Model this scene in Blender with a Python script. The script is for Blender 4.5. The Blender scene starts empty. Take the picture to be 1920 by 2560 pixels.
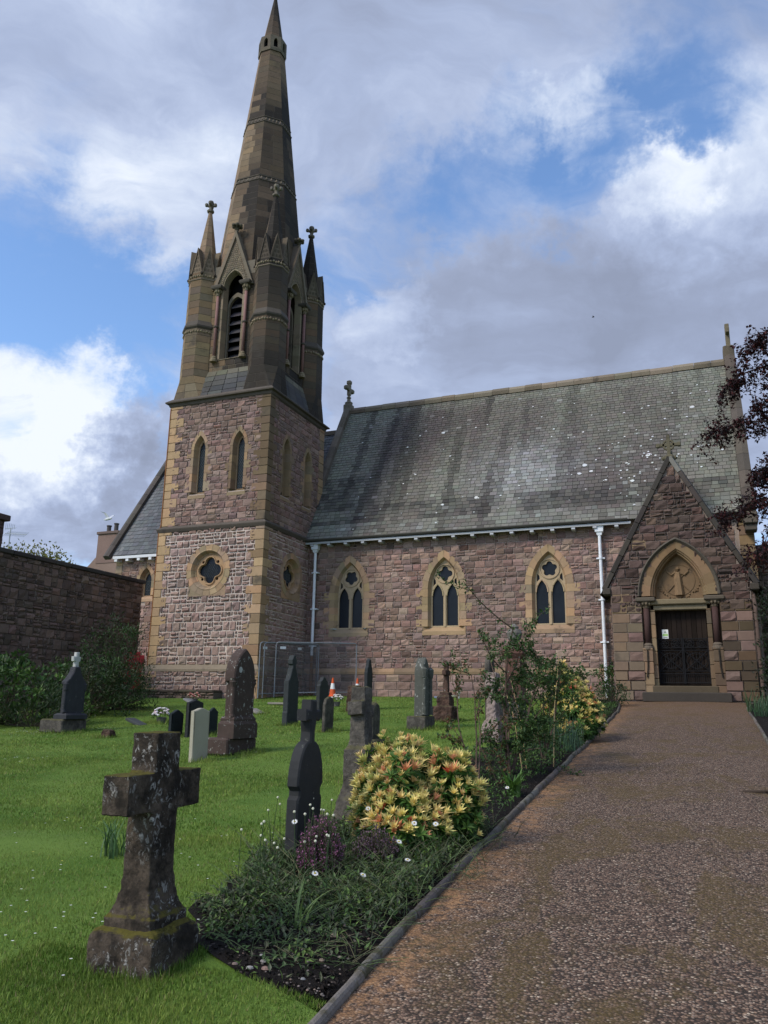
import bpy, math, random
import numpy as np
from mathutils import Vector, Matrix, noise as mnoise
from mathutils.geometry import tessellate_polygon

S = bpy.context.scene
col = S.collection
rnd = random.Random(7)
rad = math.radians

# ---------------------------------------------------------------- camera
PITCH, ROLL, AZ, FPX = .2392, .0174, .388, 2003.0
fw = Vector((-math.sin(AZ)*math.cos(PITCH), math.cos(AZ)*math.cos(PITCH), math.sin(PITCH)))
r0 = Vector((math.cos(AZ), math.sin(AZ), 0)); u0 = r0.cross(fw)
rt = r0*math.cos(ROLL) + u0*math.sin(ROLL); up = u0*math.cos(ROLL) - r0*math.sin(ROLL)
cam = bpy.data.cameras.new('camera'); cob = bpy.data.objects.new('camera', cam); col.objects.link(cob)
cob.matrix_world = Matrix(((rt.x, up.x, -fw.x, 0), (rt.y, up.y, -fw.y, 0), (rt.z, up.z, -fw.z, 1.6), (0, 0, 0, 1)))
cam.sensor_fit = 'VERTICAL'; cam.sensor_height = 36; cam.lens = FPX/2560*36
cam.clip_start = .05; cam.clip_end = 3000
S.camera = cob

# ---------------------------------------------------------------- light
SUN_EL, SUN_AZ, SUN_E, SUN_ANG = rad(42), rad(216), 2.15, 15     # azimuth measured from +Y towards +X
SKY_STR = .1
S.view_settings.view_transform = 'Standard'; S.view_settings.look = 'None'
S.view_settings.exposure = 0.3; S.view_settings.gamma = 1; S.view_settings.use_curve_mapping = False
sun = bpy.data.lights.new('sun', 'SUN'); sun.energy = SUN_E; sun.angle = rad(SUN_ANG); sun.color = (1, .9, .74)
so = bpy.data.objects.new('sun', sun); col.objects.link(so)
sd = Vector((math.sin(SUN_AZ)*math.cos(SUN_EL), math.cos(SUN_AZ)*math.cos(SUN_EL), math.sin(SUN_EL)))
so.rotation_euler = sd.to_track_quat('Z', 'Y').to_euler()

class NT:
    def __init__(s, tree): s.t = tree
    def n(s, typ, **kw):
        nd = s.t.nodes.new(typ)
        for k, v in kw.items():
            if k.startswith('i_'):
                key = k[2:]; key = int(key) if key.isdigit() else key.replace('_', ' ')
                if hasattr(v, 'links'): s.t.links.new(v, nd.inputs[key])
                else: nd.inputs[key].default_value = v
            else: setattr(nd, k, v)
        return nd
    def m(s, op, a, b=0., c=None, clamp=False):
        nd = s.n('ShaderNodeMath', operation=op, use_clamp=clamp)
        for i, v in enumerate((a, b, c)):
            if v is None: continue
            if hasattr(v, 'links'): s.t.links.new(v, nd.inputs[i])
            else: nd.inputs[i].default_value = v
        return nd.outputs[0]
    def v(s, op, a, b=None, sc=None):
        nd = s.n('ShaderNodeVectorMath', operation=op)
        for i, v in enumerate((a, b)):
            if v is None: continue
            if hasattr(v, 'links'): s.t.links.new(v, nd.inputs[i])
            else: nd.inputs[i].default_value = v
        if sc is not None:
            if hasattr(sc, 'links'): s.t.links.new(sc, nd.inputs['Scale'])
            else: nd.inputs['Scale'].default_value = sc
        return nd.outputs['Value'] if op == 'DOT_PRODUCT' else nd.outputs[0]
    def rng(s, x, a, b, c=0., d=1., t='SMOOTHSTEP'):
        return s.n('ShaderNodeMapRange', interpolation_type=t, i_0=x, i_1=a, i_2=b, i_3=c, i_4=d).outputs[0]
    def noise(s, vec, scale, det=4., rough=.55, dist=0., out=0):
        nd = s.n('ShaderNodeTexNoise', i_Scale=scale, i_Detail=det, i_Roughness=rough, i_Distortion=dist)
        if vec is not None: s.t.links.new(vec, nd.inputs['Vector'])
        return nd.outputs[out]
    def mix(s, f, a, b, bt='MIX'):
        nd = s.n('ShaderNodeMix', data_type='RGBA', blend_type=bt)
        for i, v in ((0, f), (6, a), (7, b)):
            if hasattr(v, 'links'): s.t.links.new(v, nd.inputs[i])
            else: nd.inputs[i].default_value = v if i == 0 else (tuple(v)+(1,))[:4]
        return nd.outputs[2]

# ---------------------------------------------------------------- sky: blue with a broken layer of cloud
w = bpy.data.worlds.new('World'); S.world = w; w.use_nodes = True
w.node_tree.nodes.clear(); N = NT(w.node_tree)
sky = N.n('ShaderNodeTexSky', sky_type='NISHITA', sun_disc=False, sun_elevation=SUN_EL, sun_rotation=SUN_AZ, air_density=1.0, dust_density=.6, ozone_density=2.2)
d0 = N.n('ShaderNodeTexCoord').outputs['Generated']
sx = N.n('ShaderNodeSeparateXYZ', i_0=d0)
inv = N.m('DIVIDE', 1., N.m('ADD', N.m('MAXIMUM', sx.outputs[2], 0.), .3))
pl = N.v('SCALE', d0, sc=inv)
pl = N.v('MULTIPLY', pl, (1., 1., 0.3))
w1 = N.v('SUBTRACT', N.noise(pl, 2.2, 4, .6, out=1), (.5, .5, .5))
wn = N.v('SUBTRACT', N.noise(d0, 7, 6, .66, out=1), (.5, .5, .5))
dw = N.v('NORMALIZE', N.v('ADD', d0, N.v('SCALE', wn, sc=.26)))
wp = N.v('ADD', pl, N.v('SCALE', w1, sc=.35))                     # billows, stretched a little along the wind
rotn = N.n('ShaderNodeVectorRotate', rotation_type='Z_AXIS', i_Vector=wp, i_Angle=rad(-35))
wp = N.v('MULTIPLY', rotn.outputs[0], (1., 1.7, 1.))
# clouds: azimuth, elevation, angular radius (deg), cover, brightness
CL = [(-43.5,37.8,7.5,.4,.28),(-51.1,40.1,6,.35,.1),(-30,38.9,9,.55,-.12),(-21.6,43.8,8.7,.45,-.1),(-37.5,31.5,5.3,.3,.45),(-42,33,4,.2,.35),
(-48.5,29.7,5.0,-.5,.1),(-45.1,23.9,6.5,-.55,.1),(-40.0,25.0,5,-.5,.1),(-49.9,33.8,3.5,-.15,.2),(-36,27.5,3,-.2,.3),
(-4.8,36.0,4.2,-.66,.2),(0.0,38.2,3.6,-.55,.2),(-11.6,34.2,4.6,-.9,.25),(3.3,41.1,5,-.35,.1),(-22.6,32.2,4,-.7,.15),(-16.5,36.5,4,-.5,.2),
(-9.8,42.6,6.1,.3,.15),(-9.7,37.0,2.6,.35,.5),(-3.0,39.6,2.2,.3,.4),(-14.4,32.6,2.4,.3,.3),
(-14.0,28.8,5.2,.45,-.3),(-5.1,28.2,6.2,.55,-.42),(3.9,28.8,5.4,.6,-.42),(-20.6,25.0,4.4,.55,-.42),(-9.5,25.0,5.2,.55,-.4),(-.5,25.3,5.4,.6,-.3),(-12,21.5,5,.7,-.3),(-3,21,5,.7,-.3),(5,22,6,.6,-.2),(-21,21,4,.4,-.1),
(-22.5,27.4,2.0,.5,.8),(5.4,34.6,4.0,.55,.55),(1.2,31.8,3,.5,.6),(-1.5,35.0,2.2,.4,.5),(-6.5,38.2,2.2,.4,.5),(-11.7,25.6,2.6,.2,.5),(-18.3,23.3,2.6,.2,.3),(-3.2,33.2,2.4,.3,.4),
(-47.6,18.2,4.8,.7,1.9),(-43.1,19.2,3.2,.5,1.2),(-41.6,17.0,2.3,.6,-1.2),(-38.8,18.2,2.2,.5,-.8),(-47.1,13.1,2.7,.5,-.6),(-43.1,13.0,3.0,.5,-.6),(-45.6,15.2,2.4,.5,.6),(-38.9,20.8,3.0,.2,.3),(-45.9,10.9,3.2,.4,.1),(-26.1,23.0,3.4,-.1,.4)]
cov = N.m('MULTIPLY_ADD', N.noise(wp, 2.1, 9, .6, .35), 3.4, -1.45)
bri = N.m('MULTIPLY_ADD', N.noise(N.v('ADD', wp, (7.3, 2.1, 0)), 3.0, 8, .6, .3), 2.3, -1.02)
for az, el, r, c, b in CL:
    v = (math.sin(rad(az))*math.cos(rad(el)), math.cos(rad(az))*math.cos(rad(el)), math.sin(rad(el)))
    k = N.rng(N.v('DOT_PRODUCT', dw, v), math.cos(rad(r*1.75)), math.cos(rad(r*.2)), 0., 1.)
    cov = N.m('MULTIPLY_ADD', k, c*.85, cov)
    if b: bri = N.m('MULTIPLY_ADD', k, b*.55, bri)
mask = N.rng(cov, -.55, .75)
ramp = N.n('ShaderNodeValToRGB'); cr = ramp.color_ramp
N.t.links.new(N.rng(bri, -.75, 1.15, t='LINEAR'), ramp.inputs[0])
cr.elements[0].position = 0; cr.elements[0].color = (.245, .285, .395, 1)
cr.elements[1].position = 1; cr.elements[1].color = (.74, .79, .88, 1)
for p, c in ((.25, (.285, .335, .47)), (.45, (.34, .405, .57)), (.62, (.42, .49, .66)), (.8, (.55, .62, .76))):
    e = cr.elements.new(p); e.color = c + (1,)
glow = N.rng(N.v('DOT_PRODUCT', d0, tuple(sd)), math.cos(rad(55)), 1., 1., 3.)      # the sun's light spread through the cloud in front of it
cloud = N.v('SCALE', N.v('SCALE', ramp.outputs[0], sc=glow), sc=1.0/SKY_STR)
blue = N.v('MULTIPLY', sky.outputs[0], (1.6, 1.8, 2.0))
bg = N.n('ShaderNodeBackground', i_Strength=SKY_STR, i_Color=N.mix(mask, blue, cloud))
N.t.links.new(bg.outputs[0], N.n('ShaderNodeOutputWorld').inputs[0])

# ---------------------------------------------------------------- helpers
def lerp(a, b, t): return a + (b-a)*t
def gz(x, y):                                   # height of the sloping churchyard
    return .073*min(y, 26.8) + (.0 if y < 26.8 else .004*min(y-26.8, 30))
def N3(x, y, z, s=1.): return mnoise.noise(Vector((x*s, y*s, z*s)))
def jit(c, a=.12, h=.04):
    k = 1 + rnd.uniform(-a, a)
    return tuple(max(0., v*k*(1+rnd.uniform(-h, h))) for v in c)
def mulc(c, k): return tuple(v*k for v in c)
def mixc(a, b, t): return tuple(lerp(p, q, t) for p, q in zip(a, b))

class MB:
    def __init__(s): s.v = []; s.f = []; s.c = []
    def add(s, vs, fs, c=(1, 1, 1)):
        o = len(s.v); s.v.extend(tuple(p) for p in vs)
        per = isinstance(c, list)
        for i, f in enumerate(fs):
            s.f.append(tuple(o+k for k in f)); s.c.append(c[i] if per else c)
    def quad(s, a, b, c, d, colr=(1, 1, 1)): s.add((a, b, c, d), ((0, 1, 2, 3),), colr)
    def box(s, lo, hi, c=(1, 1, 1), M=None):
        P = [(x, y, z) for z in (lo[2], hi[2]) for y in (lo[1], hi[1]) for x in (lo[0], hi[0])]
        if M: P = [M @ Vector(p) for p in P]
        s.add(P, ((0, 2, 3, 1), (4, 5, 7, 6), (0, 1, 5, 4), (2, 6, 7, 3), (0, 4, 6, 2), (1, 3, 7, 5)), c)
    def cbox(s, lo, hi, c=(1, 1, 1), b=.02, M=None):       # box with chamfered edges
        e = []
        for k, z in enumerate((lo[2], lo[2]+b, hi[2]-b, hi[2])):
            i = b if k in (0, 3) else 0
            x0, x1, y0, y1 = lo[0]+i, hi[0]-i, lo[1]+i, hi[1]-i
            q = b*.7
            e.append([(x0+q, y0, z), (x1-q, y0, z), (x1, y0+q, z), (x1, y1-q, z), (x1-q, y1, z), (x0+q, y1, z), (x0, y1-q, z), (x0, y0+q, z)])
        if M: e = [[M @ Vector(p) for p in r] for r in e]
        s.loft(e, c, cap=True)
    def loft(s, secs, c=(1, 1, 1), cap=False, closed=True):
        n = len(secs[0]); o = len(s.v)
        for r in secs: s.v.extend(tuple(p) for p in r)
        for k in range(len(secs)-1):
            for i in range(n if closed else n-1):
                j = (i+1) % n
                s.f.append((o+k*n+i, o+k*n+j, o+(k+1)*n+j, o+(k+1)*n+i)); s.c.append(c)
        if cap:
            s.f.append(tuple(o+i for i in range(n))[::-1]); s.c.append(c)
            s.f.append(tuple(o+(len(secs)-1)*n+i for i in range(n))); s.c.append(c)
    def tube(s, pts, r, c=(1, 1, 1), n=6, cap=True):
        pts = [Vector(p) for p in pts]; secs = []
        for i, p in enumerate(pts):
            t = (pts[min(i+1, len(pts)-1)] - pts[max(i-1, 0)]).normalized()
            a = t.cross(Vector((.13, .21, 1))).normalized() if abs(t.z) < .95 else t.cross(Vector((1, .1, 0))).normalized()
            b = t.cross(a); rr = r[i] if isinstance(r, (list, tuple)) else r
            secs.append([p + (a*math.cos(k*2*math.pi/n) + b*math.sin(k*2*math.pi/n))*rr for k in range(n)])
        s.loft(secs, c, cap=cap)
    def lathe(s, o, prof, n=12, c=(1, 1, 1), rot=0.):
        s.loft([[(o[0]+r*math.cos(rot+k*2*math.pi/n), o[1]+r*math.sin(rot+k*2*math.pi/n), o[2]+z) for k in range(n)] for r, z in prof], c, cap=True)
    def prism(s, outer, holes, fr, d0, d1, c=(1, 1, 1), back=True, cside=None):
        """flat plate with holes: outline in the plane of frame fr, between depths d0 (front) and d1"""
        loops = [list(outer)] + [list(h) for h in holes]
        tri = tessellate_polygon([[Vector((p[0], p[1], 0)) for p in l] for l in loops])
        flat = [p for l in loops for p in l]
        s.add([fr(p[0], p[1], d0) for p in flat], [tuple(t) for t in tri], c)
        if back: s.add([fr(p[0], p[1], d1) for p in flat], [tuple(t)[::-1] for t in tri], c)
        for l in loops:
            n = len(l); vs = [fr(p[0], p[1], d0) for p in l] + [fr(p[0], p[1], d1) for p in l]
            s.add(vs, [(i, (i+1) % n, n+(i+1) % n, n+i) for i in range(n)], cside or c)
    def build(s, name, mat, parent=None, smooth=False, flip=False):
        me = bpy.data.meshes.new(name)
        me.from_pydata(s.v, [], s.f)
        if s.f:
            a = me.color_attributes.new('Col', 'FLOAT_COLOR', 'CORNER')
            cnt = np.array([len(f) for f in s.f])
            arr = np.ones((len(s.f), 4), np.float32); arr[:, :3] = np.array(s.c, np.float32)[:, :3]
            a.data.foreach_set('color', np.repeat(arr, cnt, axis=0).ravel())
        if smooth: me.polygons.foreach_set('use_smooth', [True]*len(me.polygons))
        me.validate(); me.materials.append(mat)
        o = bpy.data.objects.new(name, me); col.objects.link(o)
        if parent: o.parent = parent
        return o

def fixnormals(o):
    import bmesh
    b = bmesh.new(); b.from_mesh(o.data); bmesh.ops.recalc_face_normals(b, faces=b.faces); b.to_mesh(o.data); b.free()
    return o

def tag(o, label=None, cat=None, group=None, kind=None):
    if label: o['label'] = label
    if cat: o['category'] = cat
    if group: o['group'] = group
    if kind: o['kind'] = kind
    return o
def empty(name, loc=(0, 0, 0), label=None, cat=None, group=None):
    o = bpy.data.objects.new(name, None); col.objects.link(o); o.location = loc; o.empty_display_size = .3
    return tag(o, label, cat, group)

# ---------------------------------------------------------------- materials (base colour = face colour x procedural variation)
def mat(name, rough=.9, sc=18., amp=.35, bump=.3, bsc=60., bd=.004, spots=None, big=(1.2, .3), spec=.3, trans=0.):
    m = bpy.data.materials.new(name); m.use_nodes = True; t = m.node_tree; t.nodes.clear(); n = NT(t)
    co = n.n('ShaderNodeTexCoord').outputs['Object']
    c = n.n('ShaderNodeAttribute', attribute_name='Col').outputs[0]
    f = n.m('MULTIPLY_ADD', n.noise(co, sc, 5, .65), amp*2, 1-amp)
    f = n.m('MULTIPLY', f, n.m('MULTIPLY_ADD', n.noise(co, big[0], 3, .6), big[1]*2, 1-big[1]))
    c = n.v('SCALE', c, sc=f)
    if spots:
        for scl, lo, hi, clr, k in spots:
            g = n.rng(n.noise(co, scl, 4, .62, .3), lo, hi)
            c = n.mix(n.m('MULTIPLY', g, k), c, clr)
    b = n.n('ShaderNodeBsdfPrincipled', i_Base_Color=c, i_Roughness=rough)
    b.inputs['Specular IOR Level'].default_value = spec
    if bump:
        bp = n.n('ShaderNodeBump', i_Strength=bump, i_Distance=bd, i_Height=n.noise(co, bsc, 4, .7))
        t.links.new(bp.outputs[0], b.inputs['Normal'])
    sh = b.outputs[0]
    if trans:
        tr = n.n('ShaderNodeBsdfTranslucent', i_Color=c)
        sh = n.n('ShaderNodeMixShader', i_0=trans, i_1=sh, i_2=tr.outputs[0]).outputs[0]
    t.links.new(sh, n.n('ShaderNodeOutputMaterial').inputs[0])
    return m

M_rubble = mat('rubble_stone', .93, 14, .35, .7, 38, .02, big=(.7, .22))
M_ash = mat('dressed_sandstone', .9, 9, .22, .35, 70, .006, big=(.6, .25), spots=[(1.3, .58, .76, (.05, .043, .035), .8)])
M_spire = mat('weathered_spire_stone', .9, 7, .25, .4, 60, .006, big=(.45, .3), spots=[(.9, .56, .74, (.045, .038, .03), .55), (2.6, .6, .75, (.04, .035, .03), .55)])
M_slate = mat('roof_slate', .75, 16, .3, .35, 45, .004, big=(.5, .2), spec=.1, spots=[(7., .67, .73, (.3, .31, .28), .5), (2.5, .6, .75, (.075, .065, .062), .6)])
M_dark = mat('dark_weathered_stone', .85, 10, .35, .4, 50, .006)
M_paint = mat('white_paint', .45, 6, .06, 0, big=(1.5, .08), spots=[(4., .68, .75, (.35, .2, .1), .5)], spec=.5)
M_iron = mat('black_iron', .7, 12, .2, .2, 90, .002, spec=.15)
M_wood = mat('dark_door_wood', .85, 10, .3, .4, 60, .004, spec=.12)
M_plain = mat('plain_coat', .6, 8, .1, 0)
M_metal = mat('galvanised_steel', .45, 10, .15, 0, spec=.6)
M_leaf = mat('leaf', .55, 6, .25, 0, trans=.25, spec=.35)
M_petal = mat('petal', .6, 8, .08, 0, trans=.2)
M_bark = mat('bark', .95, 14, .4, .6, 40, .01)
M_granite = mat('granite', .85, 90, .35, .4, 90, .004)
M_grave = mat('grave_sandstone', .92, 12, .35, .5, 45, .008, spots=[(16, .6, .66, (.36, .36, .32), .7), (3, .58, .72, (.035, .03, .025), .7)])
M_slateg = mat('grave_slate', .75, 9, .4, .5, 40, .005, spec=.2, spots=[(17, .64, .7, (.13, .135, .11), .55), (2.2, .55, .75, (.02, .022, .022), .6)])

def glass_mat(name, c, rough, grid=0.):
    m = bpy.data.materials.new(name); m.use_nodes = True; t = m.node_tree; t.nodes.clear(); n = NT(t)
    co = n.n('ShaderNodeTexCoord').outputs['Object']
    f = n.m('MULTIPLY_ADD', n.noise(co, 2.2, 3), .9, .55)
    b = n.n('ShaderNodeBsdfPrincipled', i_Base_Color=n.v('SCALE', n.n('ShaderNodeRGB').outputs[0], sc=f), i_Roughness=rough)
    t.nodes['RGB'].outputs[0].default_value = c + (1,)
    b.inputs['Specular IOR Level'].default_value = .13
    bp = n.n('ShaderNodeBump', i_Strength=.25, i_Distance=.01, i_Height=n.noise(co, 5, 2))
    t.links.new(bp.outputs[0], b.inputs['Normal'])
    t.links.new(b.outputs[0], n.n('ShaderNodeOutputMaterial').inputs[0])
    return m
M_glass = glass_mat('leaded_glass', (.012, .015, .02), .22)
M_void = glass_mat('dark_opening', (.006, .006, .007), .9)  # near-black colour stands in for the shade inside openings

# ---------------------------------------------------------------- frames (u along the wall, v up, d outwards)
class Frame:
    def __init__(s, o, u, v, n): s.o, s.u, s.v, s.n = Vector(o), Vector(u), Vector(v), Vector(n)
    def __call__(s, a, b, d=0.): return s.o + s.u*a + s.v*b + s.n*d
def front(y, x=0., z=0.): return Frame((x, y, z), (1, 0, 0), (0, 0, 1), (0, -1, 0))
def side(x, y=0., z=0.): return Frame((x, y, z), (0, 1, 0), (0, 0, 1), (1, 0, 0))

def stone(mb, fr, u0, u1, v0, v1, c, rough=.02, proud=.012, cham=.012, base=0.):
    """one quarry-faced block: bevelled margin and a broken face"""
    w, h = u1-u0, v1-v0
    if w < .03 or h < .03: return
    q = min(cham*1.3, w*.22, h*.25); R = lambda k=1.: base + proud + rnd.uniform(0, rough)*k
    if rough < .006:
        P = [fr(u0, v0, base), fr(u1, v0, base), fr(u1, v1, base), fr(u0, v1, base)]
        d = base + proud + rnd.uniform(0, .003)
        P += [fr(u0+q, v0+q, d), fr(u1-q, v0+q, d), fr(u1-q, v1-q, d), fr(u0+q, v1-q, d)]
        mb.add(P, ((4, 5, 6, 7), (0, 1, 5, 4), (1, 2, 6, 5), (2, 3, 7, 6), (3, 0, 4, 7)), c); return
    m = u0 + w*rnd.uniform(.3, .7)
    us = (u0+q, m, u1-q)
    P = [fr(u0, v0, base), fr(m, v0, base), fr(u1, v0, base), fr(u0, v1, base), fr(m, v1, base), fr(u1, v1, base)]
    vm = v0 + h*rnd.uniform(.35, .65)
    P += [fr(a, v0+q, R(.7)) for a in us] + [fr(a, vm, R(1.5)) for a in us] + [fr(a, v1-q, R(.8)) for a in us]
    mb.add(P, ((0, 1, 7, 6), (1, 2, 8, 7), (4, 3, 12, 13), (5, 4, 13, 14), (3, 0, 6, 9), (3, 9, 12), (2, 5, 14, 11), (2, 11, 8),
               (6, 7, 10, 9), (7, 8, 11, 10), (9, 10, 13, 12), (10, 11, 14, 13)), c)

def runs(out, u0, u1, vm):
    n = max(2, int((u1-u0)/.035)); us = [u0+(u1-u0)*(i+.5)/n for i in range(n)]
    ok = [not out(u, vm) for u in us]; res = []; a = None
    for i, k in enumerate(ok):
        if k and a is None: a = u0+(u1-u0)*i/n
        if not k and a is not None: res.append((a, u0+(u1-u0)*i/n)); a = None
    if a is not None: res.append((a, u1))
    return [r for r in res if r[1]-r[0] > .05]

SNECK = .3
def masonry(mb, fr, u0, u1, v0, v1, colf, out=lambda u, v: False, style='snecked', joint=.014, rough=.022, course=(.24, .32), length=(.3, .62)):
    v = v0
    while v < v1-.04:
        H = min(rnd.uniform(*course), v1-v)
        if v1-(v+H) < .1: H = v1-v
        u = u0 - rnd.uniform(0, .25)
        while u < u1-.02:
            k0 = rnd.random()
            L = rnd.uniform(*length)
            if k0 < SNECK: L = min(L, rnd.uniform(.24, .44))
            cells = []
            k = k0
            if style == 'snecked' and k < SNECK and H > .19:       # two thin stones one over the other, sometimes broken by a sneck
                s1 = H*rnd.choice((.4, .5, .6)); b = u+L*rnd.uniform(.45, 1.)
                cells = [(u, u+L, v, v+s1), (u, b, v+s1, v+H)]
                if b < u+L-.06: cells.append((b, u+L, v+s1, v+H))
                else: cells[1] = (u, u+L, v+s1, v+H)
            elif style == 'snecked' and k < SNECK+.1:
                L = rnd.uniform(.1, .16); cells = [(u, u+L, v, v+H*.5), (u, u+L, v+H*.5, v+H)]
            else:
                if style == 'snecked': L = rnd.uniform(length[0], length[0]*.6+length[1]*.4)
                cells = [(u, u+L, v, v+H)]
            for a, b, c, d in cells:
                a2, b2 = max(a, u0), min(b, u1)
                if b2-a2 < .04: continue
                for p, q in runs(out, a2, b2, (c+d)/2):
                    stone(mb, fr, p+joint/2, q-joint/2, c+joint/2, d-joint/2, colf(fr((p+q)/2, (c+d)/2)), rough)
            u += L
        v += H

# ---------------------------------------------------------------- arch outlines
def arch(hw, a, n=8):
    """pointed arch above its spring line, left springer to right springer"""
    r = (hw*hw+a*a)/(2*hw); th = math.asin(min(1, a/r)); L = []
    for i in range(n+1):
        t = th*i/n; L.append((-hw + r - r*math.cos(t), r*math.sin(t)))
    return L + [(-x, y) for x, y in L[-2::-1]]
def arch_open(cx, sill, spring, hw, a, n=8):
    return [(cx-hw, sill)] + [(cx+x, spring+y) for x, y in arch(hw, a, n)] + [(cx+hw, sill)]
def in_arch(u, v, cx, sill, spring, hw, a):
    x = abs(u-cx)
    if v < sill or x > hw: return False
    if v <= spring: return True
    r = (hw*hw+a*a)/(2*hw)
    return (x-hw+r)**2 + (v-spring)**2 < r*r and v < spring+a if x - hw + r > 0 else v < spring+a
def foil(cx, cy, a, b, n, rot, steps=8):
    """n-lobed outline: lobes of radius b centred a from the middle"""
    P = []
    half = math.pi/n
    for k in range(n):
        t0 = rot + k*2*math.pi/n
        for i in range(steps):
            th = -half + 2*half*(i+.5)/steps
            s = b*b - (a*math.sin(th))**2
            r = a*math.cos(th) + math.sqrt(max(s, 0))
            P.append((cx + r*math.cos(t0+th), cy + r*math.sin(t0+th)))
    return P
def circ(cx, cy, r, n=28): return [(cx+r*math.cos(k*2*math.pi/n), cy+r*math.sin(k*2*math.pi/n)) for k in range(n)]

TAN = (.40, .262, .145); TAN2 = (.32, .222, .132); GREYT = (.235, .185, .135)
def tanc(p=None):
    return jit(mixc(mixc(TAN, TAN2, rnd.random()), GREYT, max(0, rnd.uniform(-.6, .7))), .12, .05)

def surround(mb, fr, cx, sill, spring, ow, oa, iw, ia, gw, ga, depth, quoin=.2, qh=.3, vous=5, sillh=.3, proud=.03, cf=tanc, sillw=None):
    """dressed stone around a pointed opening: voussoirs, long-and-short jambs, splayed reveal and sloping sill"""
    O = arch(ow, oa, vous*2); I = arch(iw, ia, vous*2); G = arch(gw, ga, vous*2)
    n = len(O)-1
    def block(o, i, g, c):
        k = len(o); P = []
        j = .004
        for q in range(k): P.append(fr(cx+o[q][0], o[q][1], 0))
        for q in range(k): P.append(fr(cx+o[q][0], o[q][1], proud))
        for q in range(k): P.append(fr(cx+i[q][0], i[q][1], proud))
        for q in range(k): P.append(fr(cx+g[q][0], g[q][1], -depth))
        F = []
        for r in range(3):
            for q in range(k-1): F.append((r*k+q, r*k+q+1, (r+1)*k+q+1, (r+1)*k+q))
        F += [(0, k, 2*k, 3*k), (k-1, 4*k-1, 3*k-1, 2*k-1)]
        mb.add(P, F, c)
    sh = lambda L: [(x, y+spring) for x, y in L]
    back = []                                                     # mortar bed behind the joints
    for hw, aa, dd in ((ow, oa, proud-.012), (iw+.006, ia+.006, proud-.012), (gw+.008, ga+.008, -depth)):
        back.append([fr(cx-hw, sill, dd)] + [fr(cx+x, spring+y, dd) for x, y in arch(hw, aa, vous*2)] + [fr(cx+hw, sill, dd)])
    mb.loft(back, (.27, .215, .16), closed=False)
    for a in range(0, n, 2):
        e = .012                                                  # thin joint between voussoirs
        def trim(L):
            L = sh(L[a:a+3]); f = e/ max(.05, math.dist(L[0], L[-1]))
            return [(lerp(L[0][0], L[1][0], f), lerp(L[0][1], L[1][1], f)), L[1], (lerp(L[2][0], L[1][0], f), lerp(L[2][1], L[1][1], f))]
        block(trim(O), trim(I), trim(G), cf())
    for sgn in (-1, 1):
        v = spring; long = True
        while v > sill+.02:
            h = min(qh*rnd.uniform(.92, 1.08), v-sill)
            if v-h-sill < .1: h = v-sill
            x = ow + (quoin if long else 0)
            o = [(sgn*x, v-.006), (sgn*x, v-h+.006)]; i = [(sgn*iw, v-.006), (sgn*iw, v-h+.006)]; g = [(sgn*gw, v-.006), (sgn*gw, v-h+.006)]
            if sgn > 0: block(o, i, g, cf())
            else: block(o[::-1], i[::-1], g[::-1], cf())
            if long:
                for vv in (v-.006, v-h+.006): pass
                mb.quad(fr(cx+sgn*ow, v-.006, 0), fr(cx+sgn*x, v-.006, 0), fr(cx+sgn*x, v-.006, proud), fr(cx+sgn*ow, v-.006, proud), TAN2)
            v -= h; long = not long
    sw = sillw or ow
    c = cf()
    P = [fr(cx-sw, sill-sillh, 0), fr(cx+sw, sill-sillh, 0), fr(cx-sw, sill-sillh, proud+.01), fr(cx+sw, sill-sillh, proud+.01),
         fr(cx-sw, sill-sillh*.55, proud+.01), fr(cx+sw, sill-sillh*.55, proud+.01), fr(cx-gw-.02, sill, -depth), fr(cx+gw+.02, sill, -depth), fr(cx-sw, sill-.004, 0), fr(cx+sw, sill-.004, 0), fr(cx-sw, sill-.004, proud), fr(cx+sw, sill-.004, proud)]
    mb.add(P, ((0, 1, 3, 2), (2, 3, 5, 4), (4, 5, 7, 6), (0, 2, 4, 10, 8), (1, 9, 11, 5, 3), (4, 6, 10), (5, 11, 7)), c)

def ring(mb, polyf, prof, c):
    """moulding run round a plan: polyf(offset) gives the plan outline, prof lists (offset, z)"""
    mb.loft([[(x, y, z) for x, y in polyf(o)] for o, z in prof], c)
def sqf(x0, x1, y0, y1): return lambda o: [(x0-o, y0-o), (x1+o, y0-o), (x1+o, y1+o), (x0-o, y1+o)]
def octf(cx, cy, r, rot=math.pi/8): return lambda o: [(cx+(r+o)*math.cos(rot+k*math.pi/4), cy+(r+o)*math.sin(rot+k*math.pi/4)) for k in range(8)]

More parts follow.
